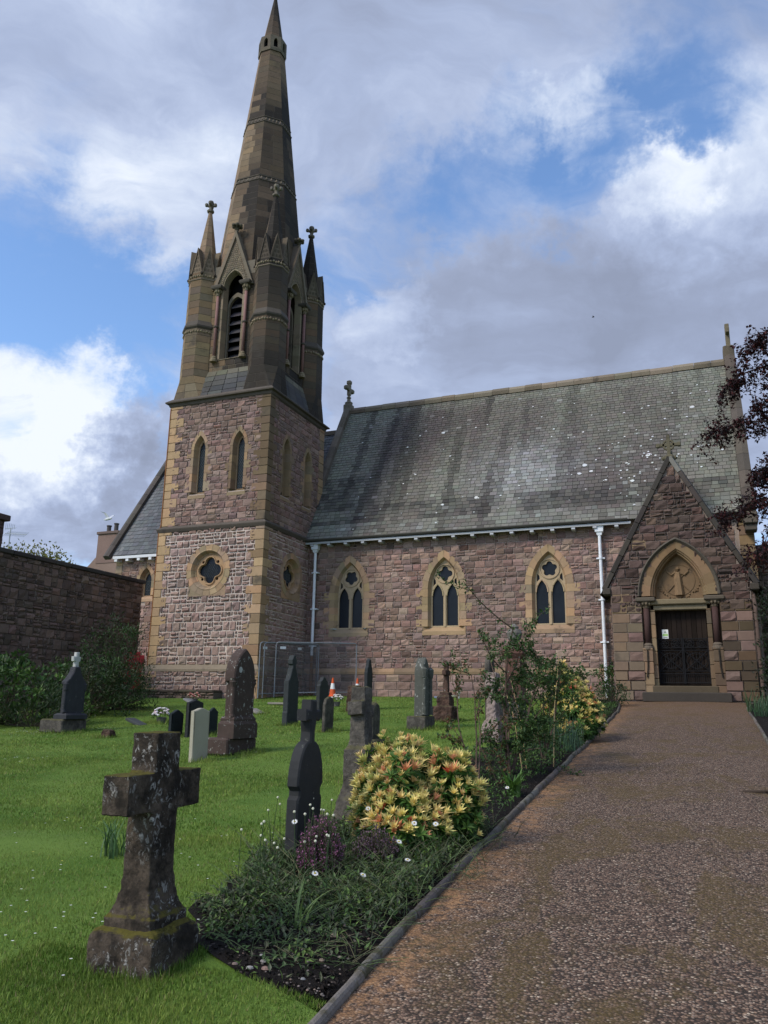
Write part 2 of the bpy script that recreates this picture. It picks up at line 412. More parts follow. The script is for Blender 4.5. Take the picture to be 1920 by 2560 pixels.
def qpatch(mb, A, B, C, D, rows, blen, colf, joint=.01, proud=.006, top=None):
    """ashlar blocks on the quad A B C D (A-B bottom, D-C top)"""
    A, B, C, D = map(Vector, (A, B, C, D)); n = (B-A).cross(D-A).normalized()
    H = ((D-A).length+(C-B).length)/2
    for r in range(rows):
        t0, t1 = r/rows, (r+1)/rows
        wid = (A.lerp(D, (t0+t1)/2)-B.lerp(C, (t0+t1)/2)).length
        k = max(1, round(wid/(blen*rnd.uniform(.8, 1.2)))); off = rnd.uniform(-.25, .25)/k if k > 1 else 0
        ed = [0.] + [(i+.0)/k + off for i in range(1, k)] + [1.]
        jv = joint/H/2
        for a, b in zip(ed, ed[1:]):
            ju = joint/max(wid, .05)/2
            def q(u, t, d=0.): return A.lerp(B, u).lerp(D.lerp(C, u), t) + n*d
            u0, u1, v0, v1 = a+(ju if a > 0 else 0), b-(ju if b < 1 else 0), t0+jv, t1-jv
            c = colf(q((a+b)/2, (t0+t1)/2))
            e = ju*1.2 if u1-u0 > 4*ju else 0; g = jv*1.2
            P = [q(u0, v0), q(u1, v0), q(u1, v1), q(u0, v1), q(u0+e*(a > 0), v0+g, proud), q(u1-e*(b < 1), v0+g, proud), q(u1-e*(b < 1), v1-g, proud), q(u0+e*(a > 0), v1-g, proud)]
            mb.add(P, ((4, 5, 6, 7), (0, 1, 5, 4), (1, 2, 6, 5), (2, 3, 7, 6), (3, 0, 4, 7)), c)
    mb.quad(A, B, C, D, (.085, .07, .054))

# ---------------------------------------------------------------- the church
XL, XR, YT, TW, YN = -19.57, -14.99, 25.0, 4.58, 28.54
CX, CY = XL+TW/2, YT+TW/2
ZM, ZC = 8.16, 13.38
church = empty('church', (-8, 27, 1.95), 'old brown sandstone parish church with a tall stone spire and a long slate roof', 'church')
def part(mb, name, m, parent=None, fix=False, **k):
    o = mb.build(name, m, parent or church, **k)
    if (parent or church).type == 'EMPTY': o.matrix_parent_inverse = Matrix.Translation(-(parent or church).location)
    return fixnormals(o) if fix else o

BR = [(.268, .172, .138), (.236, .155, .125), (.3, .2, .16), (.21, .14, .12), (.262, .18, .152), (.325, .224, .178), (.247, .151, .12)]
MORT = (.36, .29, .245)
def brick(p):
    c = mulc(jit(rnd.choice(BR), .16, .05), .93); k = 1 + .35*N3(p.x, p.y, p.z, .5) + .3*min(0, N3(p.x*1.6, p.y, p.z*.3)+.1)
    if rnd.random() < .05: k *= .55
    return mulc(c, k)
SNECK = .42
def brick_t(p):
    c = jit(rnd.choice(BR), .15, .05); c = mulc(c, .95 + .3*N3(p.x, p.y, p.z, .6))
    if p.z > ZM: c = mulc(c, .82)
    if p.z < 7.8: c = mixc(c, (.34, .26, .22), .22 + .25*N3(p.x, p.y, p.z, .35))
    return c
def sheet(mb, fr, u0, u1, v0, v1, holes, c=MORT, d=0.):
    loops = [[(u0, v0), (u1, v0), (u1, v1), (u0, v1)]] + holes
    tri = tessellate_polygon([[Vector((p[0], p[1], 0)) for p in l] for l in loops])
    mb.add([fr(p[0], p[1], d) for l in loops for p in l], [tuple(t) for t in tri], c)

# --- nave wall
fN = front(YN)
NW = [-13.07, -9.18, -5.24]
NA = dict(sill=4.56, spring=5.98)
SNECK = .14; mb = MB()
def nave_out(u, v):
    if -2.9 < u < 1.2 and v < 5.4: return True
    if u > .95: return True
    for c in NW:
        if in_arch(u, v, c, 4.56, 5.98, .83, 1.42) or (abs(u-c) < .8 and 4.3 < v <= 4.57): return True
    return False
masonry(mb, fN, XR, 1.5, 3.0, 8.1, brick, nave_out, course=(.2, .27), length=(.3, .56), rough=.034)
sheet(mb, fN, XR, 1.5, 1.5, 8.3, [arch_open(c, 4.4, 5.98, .82, 1.4, 8) for c in NW])
masonry(mb, front(YN-.1), XR, -2.9, 1.7, 2.8, brick, course=(.25, .3), length=(.4, .8), rough=.034)
sheet(mb, front(YN-.1), XR, -2.8, 1.5, 2.85, [])
part(mb, 'nave_wall', M_rubble)
mb = MB()                                                        # sloping base course
u = XR
while u < -2.9:
    L = rnd.uniform(.7, 1.3); b = min(u+L, -2.88); c = mulc(tanc(), .62 if rnd.random() < .6 else .95)
    mb.loft([[(u+.006, YN+y, z), (b-.006, YN+y, z)] for y, z in ((-.1, 2.8), (-.13, 2.81), (-.13, 2.9), (0, 3.06))], c, closed=False)
    mb.add([(u+.006, YN, 2.8), (u+.006, YN-.13, 2.81), (u+.006, YN-.13, 2.9), (u+.006, YN, 3.06)], ((0, 1, 2, 3),), c)
    u = b
part(mb, 'base_course', M_ash)

def nave_window(cx, lobes, rot):
    mb = MB()
    surround(mb, fN, cx, 4.56, 5.98, .87, 1.47, .63, 1.2, .53, 1.1, .16, quoin=.22, qh=.29, vous=5, sillh=.32, sillw=.84)
    o = part(mb, 'traceried_window', M_ash)
    t = MB(); c = jit((.38, .29, .18), .05)
    lights = [arch_open(cx+s*.285, 4.6, 5.72, .218, .46, 6) for s in (-1, 1)]
    fo = foil(cx, 6.56, .172, .108 if lobes == 5 else .122, lobes, rot, 6)
    sp = [[(cx+s*.36, 6.2), (cx+s*.47, 6.1), (cx+s*.45, 6.4), (cx+s*.37, 6.32)][::s] for s in (-1, 1)]
    t.prism(arch_open(cx, 4.55, 5.98, .545, 1.11, 10), lights+[fo]+sp, fN, -.14, -.24, c)
    rg = circ(cx, 6.56, .355, 30)                                 # raised circle round the foil and rolls over the lights
    t.loft([[fN(cx+(x-cx)*k, 6.56+(y-6.56)*k, d) for x, y in rg] for k, d in ((1.06, -.14), (1.04, -.105), (.94, -.105), (.92, -.14))], jit(c, .05))
    for L in lights:
        q = L[1:-1]
        t.tube([fN(x, y, -.135) for x, y in q], .03, jit(c, .05), 5)
    t.box((cx-.035, YN+.1, 4.56), (cx+.035, YN+.15, 5.75), c)
    part(t, 'tracery', M_ash, o, fix=True)
    g = MB(); g.quad(fN(cx-.56, 4.5, -.21), fN(cx+.56, 4.5, -.21), fN(cx+.56, 7.15, -.21), fN(cx-.56, 7.15, -.21))
    part(g, 'glass', M_glass, o)
for cx, lb, r in zip(NW, (5, 4, 5), (-math.pi/2, math.pi/2, math.pi/2)): nave_window(cx, lb, r)

# --- slates
def slates(mb, fr, u0, u1, L, colf, out=lambda u, v: False, ex=(.2, .135), wd=(.17, .31)):
    v = 0.; r = 0
    while v < L:
        e = lerp(ex[0], ex[1], v/L)*rnd.uniform(.96, 1.04); u = u0 - rnd.uniform(0, .3)
        while u < u1:
            W = rnd.uniform(*wd)*lerp(1.05, .8, v/L); a, b = max(u, u0), min(u+W, u1)
            if b-a > .03 and not out((a+b)/2, v+e/2):
                d = .02+rnd.uniform(-.004, .008); s = rnd.uniform(-.006, .006); t = rnd.uniform(-.003, .003)
                P = [fr(a+.007, v+s, d), fr(b-.007, v+s+rnd.uniform(-.004, .004), d+t), fr(b-.005, v+e+.03, .004), fr(a+.005, v+e+.03, .004), fr(a+.005, v+s, -.01), fr(b-.005, v+s, -.01)]
                mb.add(P, ((0, 1, 2, 3), (4, 5, 1, 0)), colf((a+b)/2, v+e/2))
            u += W
        v += e; r += 1
    mb.quad(fr(u0, 0, -.012), fr(u1, 0, -.012), fr(u1, L, -.012), fr(u0, L, -.012), (.05, .048, .045))

YE, ZE, YR, ZR = 28.22, 8.08, 32.37, 15.15
sl = Vector((0, YR-YE, ZR-ZE)); LS = sl.length; sv = sl.normalized(); sn = Vector((0, -sv.z, sv.y))
fR = Frame((0, YE, ZE), (1, 0, 0), sv, sn)
GR_, PU, DK, WH = (.185, .183, .148), (.115, .098, .088), (.045, .044, .044), (.38, .38, .35)
def slatec(u, v):
    n1 = N3(u*.28, v*.22, 1.); n2 = N3(u*1.1, v*.16, 5.)
    t = .5 + .75*n1 + .6*n2
    edge = max(0, 1-(u+15)/3.2)*.5 + max(0, 1-(1.3-u)/3)*.55 + max(0, (v-LS+1.6)/1.6)*.4
    g = min(1, max(0, t + edge - .1))
    c = mixc(PU, GR_, g)
    if edge > .2: c = mixc(c, (.235, .24, .195), min(.55, edge))
    k = math.exp(-((u+6.2)/1.9)**2 - ((v-3.0)/1.5)**2)             # bleached patch
    c = mixc(c, (.36, .365, .36), k*rnd.uniform(.35, .9))
    if .75 < v < 1.75 and N3(u*.5, v*1.1, 9.) > -.12-.25*(u > -8): c = mixc(c, DK, rnd.uniform(.15, .75))
    if u < -13.2 and 1.6 < v < 3.6: c = mixc(c, DK, rnd.uniform(.2, .75))
    st_ = N3(u*1.9, v*.09, 21.) - .12*math.exp(-((u+10.5)/3.5)**2)
    if st_ < -.19: c = mixc(c, (.04, .035, .033), min(.62, (-.19-st_)*3.)*(1 if u < -5 else .6))
    if v < .8: c = mixc(c, (.27, .28, .245), rnd.uniform(0, .45))
    p = .02 + .1*math.exp(-((u+2.)/2.)**2-((v-2.9)/2.)**2)
    if rnd.random() < p: c = mixc(c, WH, rnd.uniform(.15, .4))
    return mulc(jit(c, .15, .04), .86)
mb = MB(); slates(mb, fR, XR-.05, 1.32, LS, slatec)
lb = mb                                                          # crusts of white lichen
for k in range(170):
    u = rnd.gauss(-2.2, 1.5) if k < 75 else rnd.uniform(-14, 1); v = rnd.gauss(3.0, 1.2) if k < 75 else rnd.uniform(.4, 7)
    if not (.2 < v < 7.8 and -14.5 < u < 1.2): continue
    r = rnd.uniform(.015, .045)*(2.0 if rnd.random() < .1 else 1); q = rnd.random()*6
    ring_ = [fR(u+r*rnd.uniform(.75, 1.35)*math.cos(q+a), v+r*rnd.uniform(.6, 1)*math.sin(q+a), .034) for a in [i*.785 for i in range(8)]]
    lb.add(ring_, [tuple(range(8))], jit((.56, .57, .55), .12))

part(mb, 'nave_roof', M_slate)
# back slope, ridge, verges
mb = MB(); mb.quad((XR-.05, YR, ZR), (1.32, YR, ZR), (1.32, 2*YR-YE, ZE), (XR-.05, 2*YR-YE, ZE), (.12, .12, .12))
mb.quad((XR-.3, 2*YR-YE, 2), (1.5, 2*YR-YE, 2), (1.5, 2*YR-YE, ZE), (XR-.3, 2*YR-YE, ZE), MORT)
part(mb, 'rear_wall', M_rubble)
mb = MB(); u = XR-.1
while u < 1.3:
    b = min(u+rnd.uniform(.6, .9), 1.32); c = jit((.17, .14, .10), .25)
    z = ZR+.02+rnd.uniform(-.012, .012)
    mb.loft([[(x, YR+y, z+q) for y, q in ((-.17, -.2), (-.19, -.05), (-.07, .1), (.07, .1), (.19, -.05), (.17, -.2))] for x in (u+.006, b-.006)], c, cap=True, closed=True)
    u = b
part(mb, 'ridge_stones', M_ash)
def coping(mb, x0, x1, y0, z0, y1, z1, th, c0, n=9, d0=-.05):
    for k in range(n):
        a, b = k/n, (k+1)/n
        P0 = Vector((0, lerp(y0, y1, a), lerp(z0, z1, a))); P1 = Vector((0, lerp(y0, y1, b), lerp(z0, z1, b)))
        d = (P1-P0).normalized(); nn = Vector((0, -d.z, d.y)); P0 += d*.006; P1 -= d*.006
        xm = (x0+x1)/2
        mb.loft([[(x0, *(p+nn*d0).yz), (x1, *(p+nn*d0).yz), (x1, *(p+nn*th).yz), (xm, *(p+nn*(th+.05)).yz), (x0, *(p+nn*th).yz)] for p in (P0, P1)], jit(c0, .2), cap=True)
# right-hand gable: wall, coping, kneeler, cross
mb = MB()
fG = side(1.5)
def gab_out(u, v): return v > 8.1 + (min(u, 2*YR-u)-YE)*(ZR-ZE)/(YR-YE) - .12
masonry(mb, fG, YN, 2*YR-YN, 1.8, 15.0, brick, gab_out, course=(.3, .36), length=(.4, .8))
mb.add([fG(YN, 1.5, 0), fG(2*YR-YN, 1.5, 0), fG(2*YR-YN, 8.2, 0), fG(YR, ZR, 0), fG(YN, 8.2, 0)], ((0, 1, 2, 3, 4),), MORT)
part(mb, 'east_gable_wall', M_rubble)
mb = MB(); z = 5.3
fX = front(YN-.02)
while z < 8.0:                                                   # corner stones
    h = .34; wdt = rnd.choice((.42, .6)); mb.cbox((1.52-wdt, YN-.05, z+.006), (1.56, YN+.4, min(z+h, 8.0)-.006), mulc(tanc(), .7), .012); z += h
coping(mb, 1.27, 1.66, YE-.12, ZE-.05, YR, ZR+.03, .3, (.085, .07, .055), 10)
coping(mb, 1.27, 1.66, 2*YR-YE+.12, ZE-.05, YR, ZR+.03, -.3, (.15, .12, .095), 10, .05)
mb.cbox((1.25, YE-.3, 7.62), (1.68, YE+.35, 8.02), (.12, .1, .08), .03); mb.cbox((1.28, YE-.2, 7.4), (1.64, YE+.3, 7.62), (.1, .085, .07), .03)
mb.cbox((1.25, YR-.3, 15.1), (1.66, YR+.3, 15.75), (.11, .088, .06), .04)
part(mb, 'gable_coping', M_ash)
mb = MB(); tc = (.15, .125, .08)
mb.cbox((1.39, YR-.13, 15.7), (1.55, YR+.13, 16.75), tc, .02); mb.cbox((1.4, YR-.42, 16.25), (1.54, YR+.42, 16.48), tc, .02)
part(mb, 'gable_cross', M_ash)
# left verge with finial
mb = MB(); coping(mb, -15.28, -14.98, YE, ZE, YR, ZR, .2, (.13, .11, .085), 12); part(mb, 'verge_coping', M_ash)
mb = MB(); o = (-15.13, YR, 15.1); tc = (.17, .145, .11)
mb.cbox((o[0]-.2, o[1]-.2, 15.05), (o[0]+.2, o[1]+.2, 15.5), tc, .05)
mb.lathe((o[0], o[1], 15.5), [(.17, 0), (.2, .08), (.1, .16), (.08, .3), (.12, .34), (.07, .4), (.07, .5)], 8, tc)
mb.cbox((o[0]-.08, o[1]-.08, 15.95), (o[0]+.08, o[1]+.08, 16.6), tc, .02); mb.cbox((o[0]-.07, o[1]-.28, 16.18), (o[0]+.07, o[1]+.28, 16.36), tc, .02)
for dy, dz in ((-.3, 16.27), (.3, 16.27), (0, 16.62)): mb.cbox((o[0]-.11, o[1]+dy-.1, dz-.11), (o[0]+.11, o[1]+dy+.1, dz+.1), tc, .04)
part(mb, 'verge_finial', M_ash)

# --- gutter, brackets, downpipes
mb = MB(); mb.box((XR+.02, YE-.06, ZE-.16), (-2.3, YE+.02, ZE-.08), (.36, .37, .38)); part(mb, 'fascia', M_paint)
u = XR+.3
while u < -2.6:
    mb = MB(); mb.loft([[(u, YE-.05, ZE-.172), (u, YE-.05, ZE-.235), (u, YE+.03, ZE-.265), (u, YN+.02, ZE-.265), (u, YN+.02, ZE-.172)], [(u+.13, YE-.05, ZE-.172), (u+.13, YE-.05, ZE-.235), (u+.13, YE+.03, ZE-.265), (u+.13, YN+.02, ZE-.265), (u+.13, YN+.02, ZE-.172)]], (.44, .45, .47), cap=True)
    part(mb, 'eaves_bracket', M_paint); u += .74
mb = MB()
mb.loft([[(x, YE+y, ZE+z) for y, z in ((.04, -.05), (-.12, -.055), (-.16, -.0), (-.15, .035), (-.04, .02), (.05, .04))] for x in (XR+.02, -2.4)], (.07, .065, .055), cap=True, closed=True)
part(mb, 'gutter', M_dark)
def downpipe(x, base, z1=7.8, y=YE+.12, c=(.72, .74, .77)):
    p = MB(); p.tube([(x, y, base), (x, y, z1-.1)], .058, c, 10); o = part(p, 'downpipe', M_paint, smooth=False)
    h = MB()
    h.loft([[(x+sx*k, y+sy*k*.8, z) for sx, sy in ((-1, -1), (1, -1), (1, 1), (-1, 1))] for k, z in ((.08, z1-.2), (.1, z1-.1), (.14, z1-.08), (.15, z1+.14), (.17, z1+.15), (.17, z1+.2))], c, cap=True)
    h.tube([(x, y, z1+.1), (x, y-.05, ZE-.1)], .045, c, 8)
    part(h, 'hopper', M_paint, o)
    z = base+.35
    while z < z1-.3:
        b = MB(); b.lathe((x, y, z), [(.058, 0), (.08, .005), (.08, .07), (.058, .075)], 10, c); b.box((x-.14, y, z+.015), (x+.14, YN+.0, z+.06), c); part(b, 'pipe_collar', M_paint, o); z += 1.45
downpipe(-14.53, 3.5); downpipe(-3.39, 2.05)
p = MB(); p.tube([(-14.53, YE+.12, 2.0), (-14.53, YE+.12, 3.52)], .062, (.23, .11, .055), 10); part(p, 'rusty_pipe_foot', M_ash)

# --- tower
fT, fS = front(YT), side(XR)
LW = [(-18.05, 9.58, 11.3), (-16.27, 9.58, 11.3)]
LS_ = [(26.42, 9.58, 11.3), (28.2, 9.58, 11.3)]
CF, CS = (-17.25, 6.48), (27.12, 6.47)
def t_out(lan, cc, R, lo, hi):
    def f(u, v):
        if u < lo+.3 or u > hi-.3: return True
        for c, s, p in lan:
            if in_arch(u, v, c, s, p, .37, .72) or (abs(u-c) < .36 and s-.25 < v <= s): return True
        if (u-cc[0])**2+(v-cc[1])**2 < (R-.05)**2 or (abs(u-cc[0]) < .72 and cc[1]-.88 < v < cc[1]): return True
        return False
    return f
mb = MB(); E_ = .05
lowf, lows = front(YT-E_), side(XR+E_)
hole = [arch_open(c, s-.1, p, .36, .7, 6) for c, s, p in LW]; holes = [arch_open(c, s-.1, p, .36, .7, 6) for c, s, p in LS_]
toF, toS = t_out(LW, CF, .95, XL, XR), t_out(LS_, CS, .88, YT, YT+TW)
SNECK = .2
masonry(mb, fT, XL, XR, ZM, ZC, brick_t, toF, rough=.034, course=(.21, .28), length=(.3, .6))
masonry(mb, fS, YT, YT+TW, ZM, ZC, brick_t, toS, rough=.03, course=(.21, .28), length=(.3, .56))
SNECK = .45
sheet(mb, fT, XL, XR, ZM-.1, ZC, hole); sheet(mb, fS, YT, YT+TW, ZM-.1, ZC, holes)
masonry(mb, lowf, XL-E_, XR+E_, 2.98, ZM, brick_t, toF, joint=.04, rough=.045, course=(.24, .36), length=(.26, .56))
masonry(mb, lows, YT-E_, YN, 2.98, ZM, brick_t, toS, joint=.034, rough=.04, course=(.24, .34), length=(.26, .54))
LM = (.52, .44, .375)
sheet(mb, lowf, XL-E_, XR+E_, 2.8, ZM, [circ(*CF, .9, 24)], LM); sheet(mb, lows, YT-E_, YN+.2, 2.8, ZM, [circ(*CS, .82, 24)], LM)
pf, ps = front(YT-.17), side(XR+.17)
masonry(mb, pf, XL-.17, XR+.17, 1.7, 2.8, brick_t, joint=.026, rough=.045, course=(.26, .34), length=(.26, .6))
masonry(mb, ps, YT-.17, YN, 1.7, 2.8, brick_t, joint=.026, rough=.04, course=(.26, .34), length=(.26, .6))
sheet(mb, pf, XL-.17, XR+.17, 1.5, 2.85, [], LM); sheet(mb, ps, YT-.17, YN, 1.5, 2.85, [], LM)
for x in (XL, ): mb.quad((x, YT, ZM-.1), (x, YT+TW, ZM-.1), (x, YT+TW, ZC), (x, YT, ZC), MORT); mb.quad((x-E_, YT-E_, 1.5), (x-E_, YT+TW, 1.5), (x-E_, YT+TW, ZM), (x-E_, YT-E_, ZM), MORT)
mb.quad((XL, YT+TW, 8), (XR, YT+TW, 8), (XR, YT+TW, ZC), (XL, YT+TW, ZC), MORT)
part(mb, 'tower_wall', M_rubble)
QA, QB, QC = MB(), MB(), MB()
def quoins(z0, z1, e, hh=(.3, .4)):
    z = z0; k = 0
    while z < z1-.05:
        h = min(rnd.uniform(*hh), z1-z); h = z1-z if z1-z-h < .12 else h
        a, b = ((.62, .34) if k % 2 else (.36, .6)); a *= rnd.uniform(.9, 1.1); b *= rnd.uniform(.9, 1.1)
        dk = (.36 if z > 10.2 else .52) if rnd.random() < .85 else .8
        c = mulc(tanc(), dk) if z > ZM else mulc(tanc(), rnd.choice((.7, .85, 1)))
        QA.cbox((XR+e-a, YT-e-.035, z+.007), (XR+e+.035, YT-e+b, z+h-.007), c, .012)
        c = mixc(tanc(), (.44, .29, .15), .5)
        QB.cbox((XL-e-.035, YT-e-.035, z+.007), (XL-e+b, YT-e+.3, z+h-.007), c, .012)
        if e == 0: QC.cbox((XR+e-.3, YT+TW-.4, z+.007), (XR+e+.035, YT+TW+.03, z+h-.007), mulc(tanc(), .8), .012)
        z += h; k += 1
quoins(ZM+.12, ZC-.12, 0); quoins(3.0, ZM-.12, E_); quoins(1.8, 2.8, .17)
for q in (QA, QB, QC): part(q, 'corner_quoins', M_ash)
mb = MB(); dkc = (.085, .07, .055)
ring(mb, sqf(XL, XR, YT, YT+TW), [(.0, ZC-.2), (.07, ZC-.14), (.1, ZC-.05), (.19, ZC-.02), (.2, ZC+.03), (.0, ZC+.2)], dkc)
part(mb, 'string_course', M_ash); mb = MB(); ring(mb, sqf(XL, XR, YT, YT+TW), [(.04, ZM-.18), (.1, ZM-.13), (.14, ZM-.04), (.15, ZM), (.0, ZM+.14)], dkc)
part(mb, 'string_course', M_ash)
mb = MB(); ring(mb, sqf(XL, XR, YT, YT+TW), [(.17, 2.72), (.21, 2.75), (.21, 2.83), (.05, 3.02)], (.21, .17, .12)); part(mb, 'tower_base_course', M_ash)
mb = MB(); mb.tube([(XL-.06, YT-.08, 2.9), (XL-.06, YT-.08, ZM-.1), (XL-.01, YT-.04, ZM+.2), (XL-.01, YT-.04, ZC-.2)], .022, (.27, .11, .035), 6); part(mb, 'rusty_conductor', M_ash)

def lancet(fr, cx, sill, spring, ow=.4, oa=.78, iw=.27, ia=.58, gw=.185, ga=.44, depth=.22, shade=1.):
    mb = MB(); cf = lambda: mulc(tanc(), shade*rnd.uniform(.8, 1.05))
    surround(mb, fr, cx, sill, spring, ow, oa, iw, ia, gw, ga, depth, quoin=.17, qh=.33, vous=3, sillh=.28, cf=cf)
    o = part(mb, 'lancet_window', M_ash)
    t = MB(); c = mulc(TAN2, shade)
    t.prism(arch_open(cx, sill, spring, gw+.02, ga+.02, 6), [foil(cx, spring+.08, .085, .075, 3, math.pi/2, 5) if False else arch_open(cx, sill+.02, spring-.02, gw-.04, ga-.06, 5)], fr, -.19, -.25, c)
    part(t, 'window_frame', M_ash, o, fix=True)
    g = MB(); g.quad(fr(cx-gw-.01, sill, -.23), fr(cx+gw+.01, sill, -.23), fr(cx+gw+.01, spring+ga, -.23), fr(cx-gw-.01, spring+ga, -.23)); part(g, 'glass', M_glass, o)
    le = MB()                                                     # diamond leading
    for s in (-1, 1):
        k = -6
        while k < 26:
            v0 = sill + k*.13; P = []
            for i in range(9):
                u_ = -gw+.05 + i*(2*gw-.1)/8; v_ = v0 + (u_ if s > 0 else -u_)*1.5
                if sill+.03 < v_ < spring+.1: P.append(fr(cx+u_, v_, -.222))
            if len(P) > 1: le.tube([P[0], P[-1]], .0065, (.12, .14, .14), 3)
            k += 1
    for k in range(5): le.tube([fr(cx-gw, sill+.25+k*.4, -.218), fr(cx+gw, sill+.25+k*.4, -.218)], .008, (.1, .1, .1), 4)
    part(le, 'leading', M_iron, o)
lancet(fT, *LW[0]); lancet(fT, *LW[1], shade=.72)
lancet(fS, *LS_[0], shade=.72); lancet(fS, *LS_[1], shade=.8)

def rose(fr, c, ro, ri):
    cx, cy = c; mb = MB(); n = 18
    def pt(a, r): return (cx+r*math.cos(a), cy+r*math.sin(a))
    for k in range(n):
        a0, a1 = k*2*math.pi/n+.008, (k+1)*2*math.pi/n-.008; P = []; am = (a0+a1)/2
        for r, d in ((ro, 0), (ro, .035), (ri+.04, .035), (ri, .05), (ri-.05, -.02), (ri-.09, -.1), (ri-.12, -.1), (ri-.16, -.2)): P.append([fr(*pt(a, r), d) for a in (a0, am, a1)])
        mb.loft(P, tanc(), closed=False)
    mb.loft([[fr(*pt(k*2*math.pi/36, r), d) for k in range(36)] for r, d in ((ro, .02), (ri, .03), (ri-.04, -.03), (ri-.09, -.115), (ri-.15, -.21))], (.27, .215, .16))
    for sx in (-1, 1):                                             # square foot under the ring
        A = [pt(rad(-90+sx*a), ro*.985) for a in range(2, 60, 8)]
        P = A + [(cx+sx*ro*.84, cy-ro*.48), (cx+sx*ro*.84, cy-ro*1.02), (cx+sx*.01, cy-ro*1.02)]
        tri = tessellate_polygon([[Vector((*p, 0)) for p in P]])
        mb.add([fr(*p, .024) for p in P], [tuple(t) for t in tri], tanc())
    o = part(mb, 'rose_window', M_ash)
    t = MB(); tc = mulc(TAN, .92)
    R = ri-.13
    fo = foil(cx, cy, R*.44, R*.36, 4, math.pi/2, 8)
    spand = [[(cx+R*.74*math.cos(a)+R*.11*math.cos(b), cy+R*.74*math.sin(a)+R*.11*math.sin(b)) for b in [i*1.047 for i in range(6)]] for a in [math.pi/4+k*math.pi/2 for k in range(4)]]
    t.prism(circ(cx, cy, R+.03, 32), [fo]+spand, fr, -.13, -.24, tc)
    t.loft([[fr(cx+(x-cx)*k, cy+(y-cy)*k, d) for x, y in fo] for k, d in ((1.16, -.13), (1.12, -.085), (1.04, -.085), (1., -.13))], tc)
    part(t, 'tracery', M_ash, o, fix=True)
    g = MB(); g.add([fr(x, y, -.2) for x, y in circ(cx, cy, R+.02, 20)], [tuple(range(20))]); part(g, 'glass', M_glass, o)
    le = MB()
    for s in (-1, 1):
        for k in range(-6, 7):
            P = [(cx+q*.1, cy+k*.13+s*q*.14) for q in range(-6, 7)]
            P = [p for p in P if math.dist(p, c) < R*.62]
            if len(P) > 1: le.tube([fr(*P[0], -.192), fr(*P[-1], -.192)], .006, (.12, .13, .13), 3)
    part(le, 'leading', M_iron, o)
rose(lowf, CF, .97, .74); rose(lows, CS, .9, .68)

# --- belfry, corner turrets and spire
def rot(k):
    a = k*math.pi/2; c, s = round(math.cos(a)), round(math.sin(a))
    n = Vector((s, -c, 0)); return Vector((c, s, 0)), n
def face(k, d):
    u, n = rot(k); return Frame(Vector((CX, CY, 0))+n*d, u, (0, 0, 1), n)
ASH = [(.215, .152, .086), (.19, .138, .083), (.235, .163, .09), (.165, .126, .08), (.225, .148, .08), (.19, .15, .1)]
def stain(p, k=1.):
    """soot and algae: dark runs down the stone, least on the side that faces south-west"""
    a = math.atan2(p.x-CX, -(p.y-CY))
    t = max(0., min(1., (a+.3)/.32)); t = t*t*(3-2*t)              # the black crust begins sharply round the corner
    s = .03 + .74*t + .7*N3(p.x*2.1, p.y*2.1, p.z*.09) + .4*N3(p.x, p.y, p.z, .35)
    if 24.1 < p.z < 26.9: s -= .45*(p.z-24.1)/2.8*(1-.5*t)          # rain-washed below the upper band
    return min(.97, max(0, s*k))
def ashc(p): return mixc(jit(rnd.choice(ASH), .1, .05), (.024, .02, .016), stain(p, 1.))
def spirec(p): return mixc(jit(rnd.choice([(.225, .155, .09), (.2, .138, .083), (.215, .15, .093), (.19, .135, .085)]), .07, .04), (.015, .0125, .01), stain(p, 1.3))

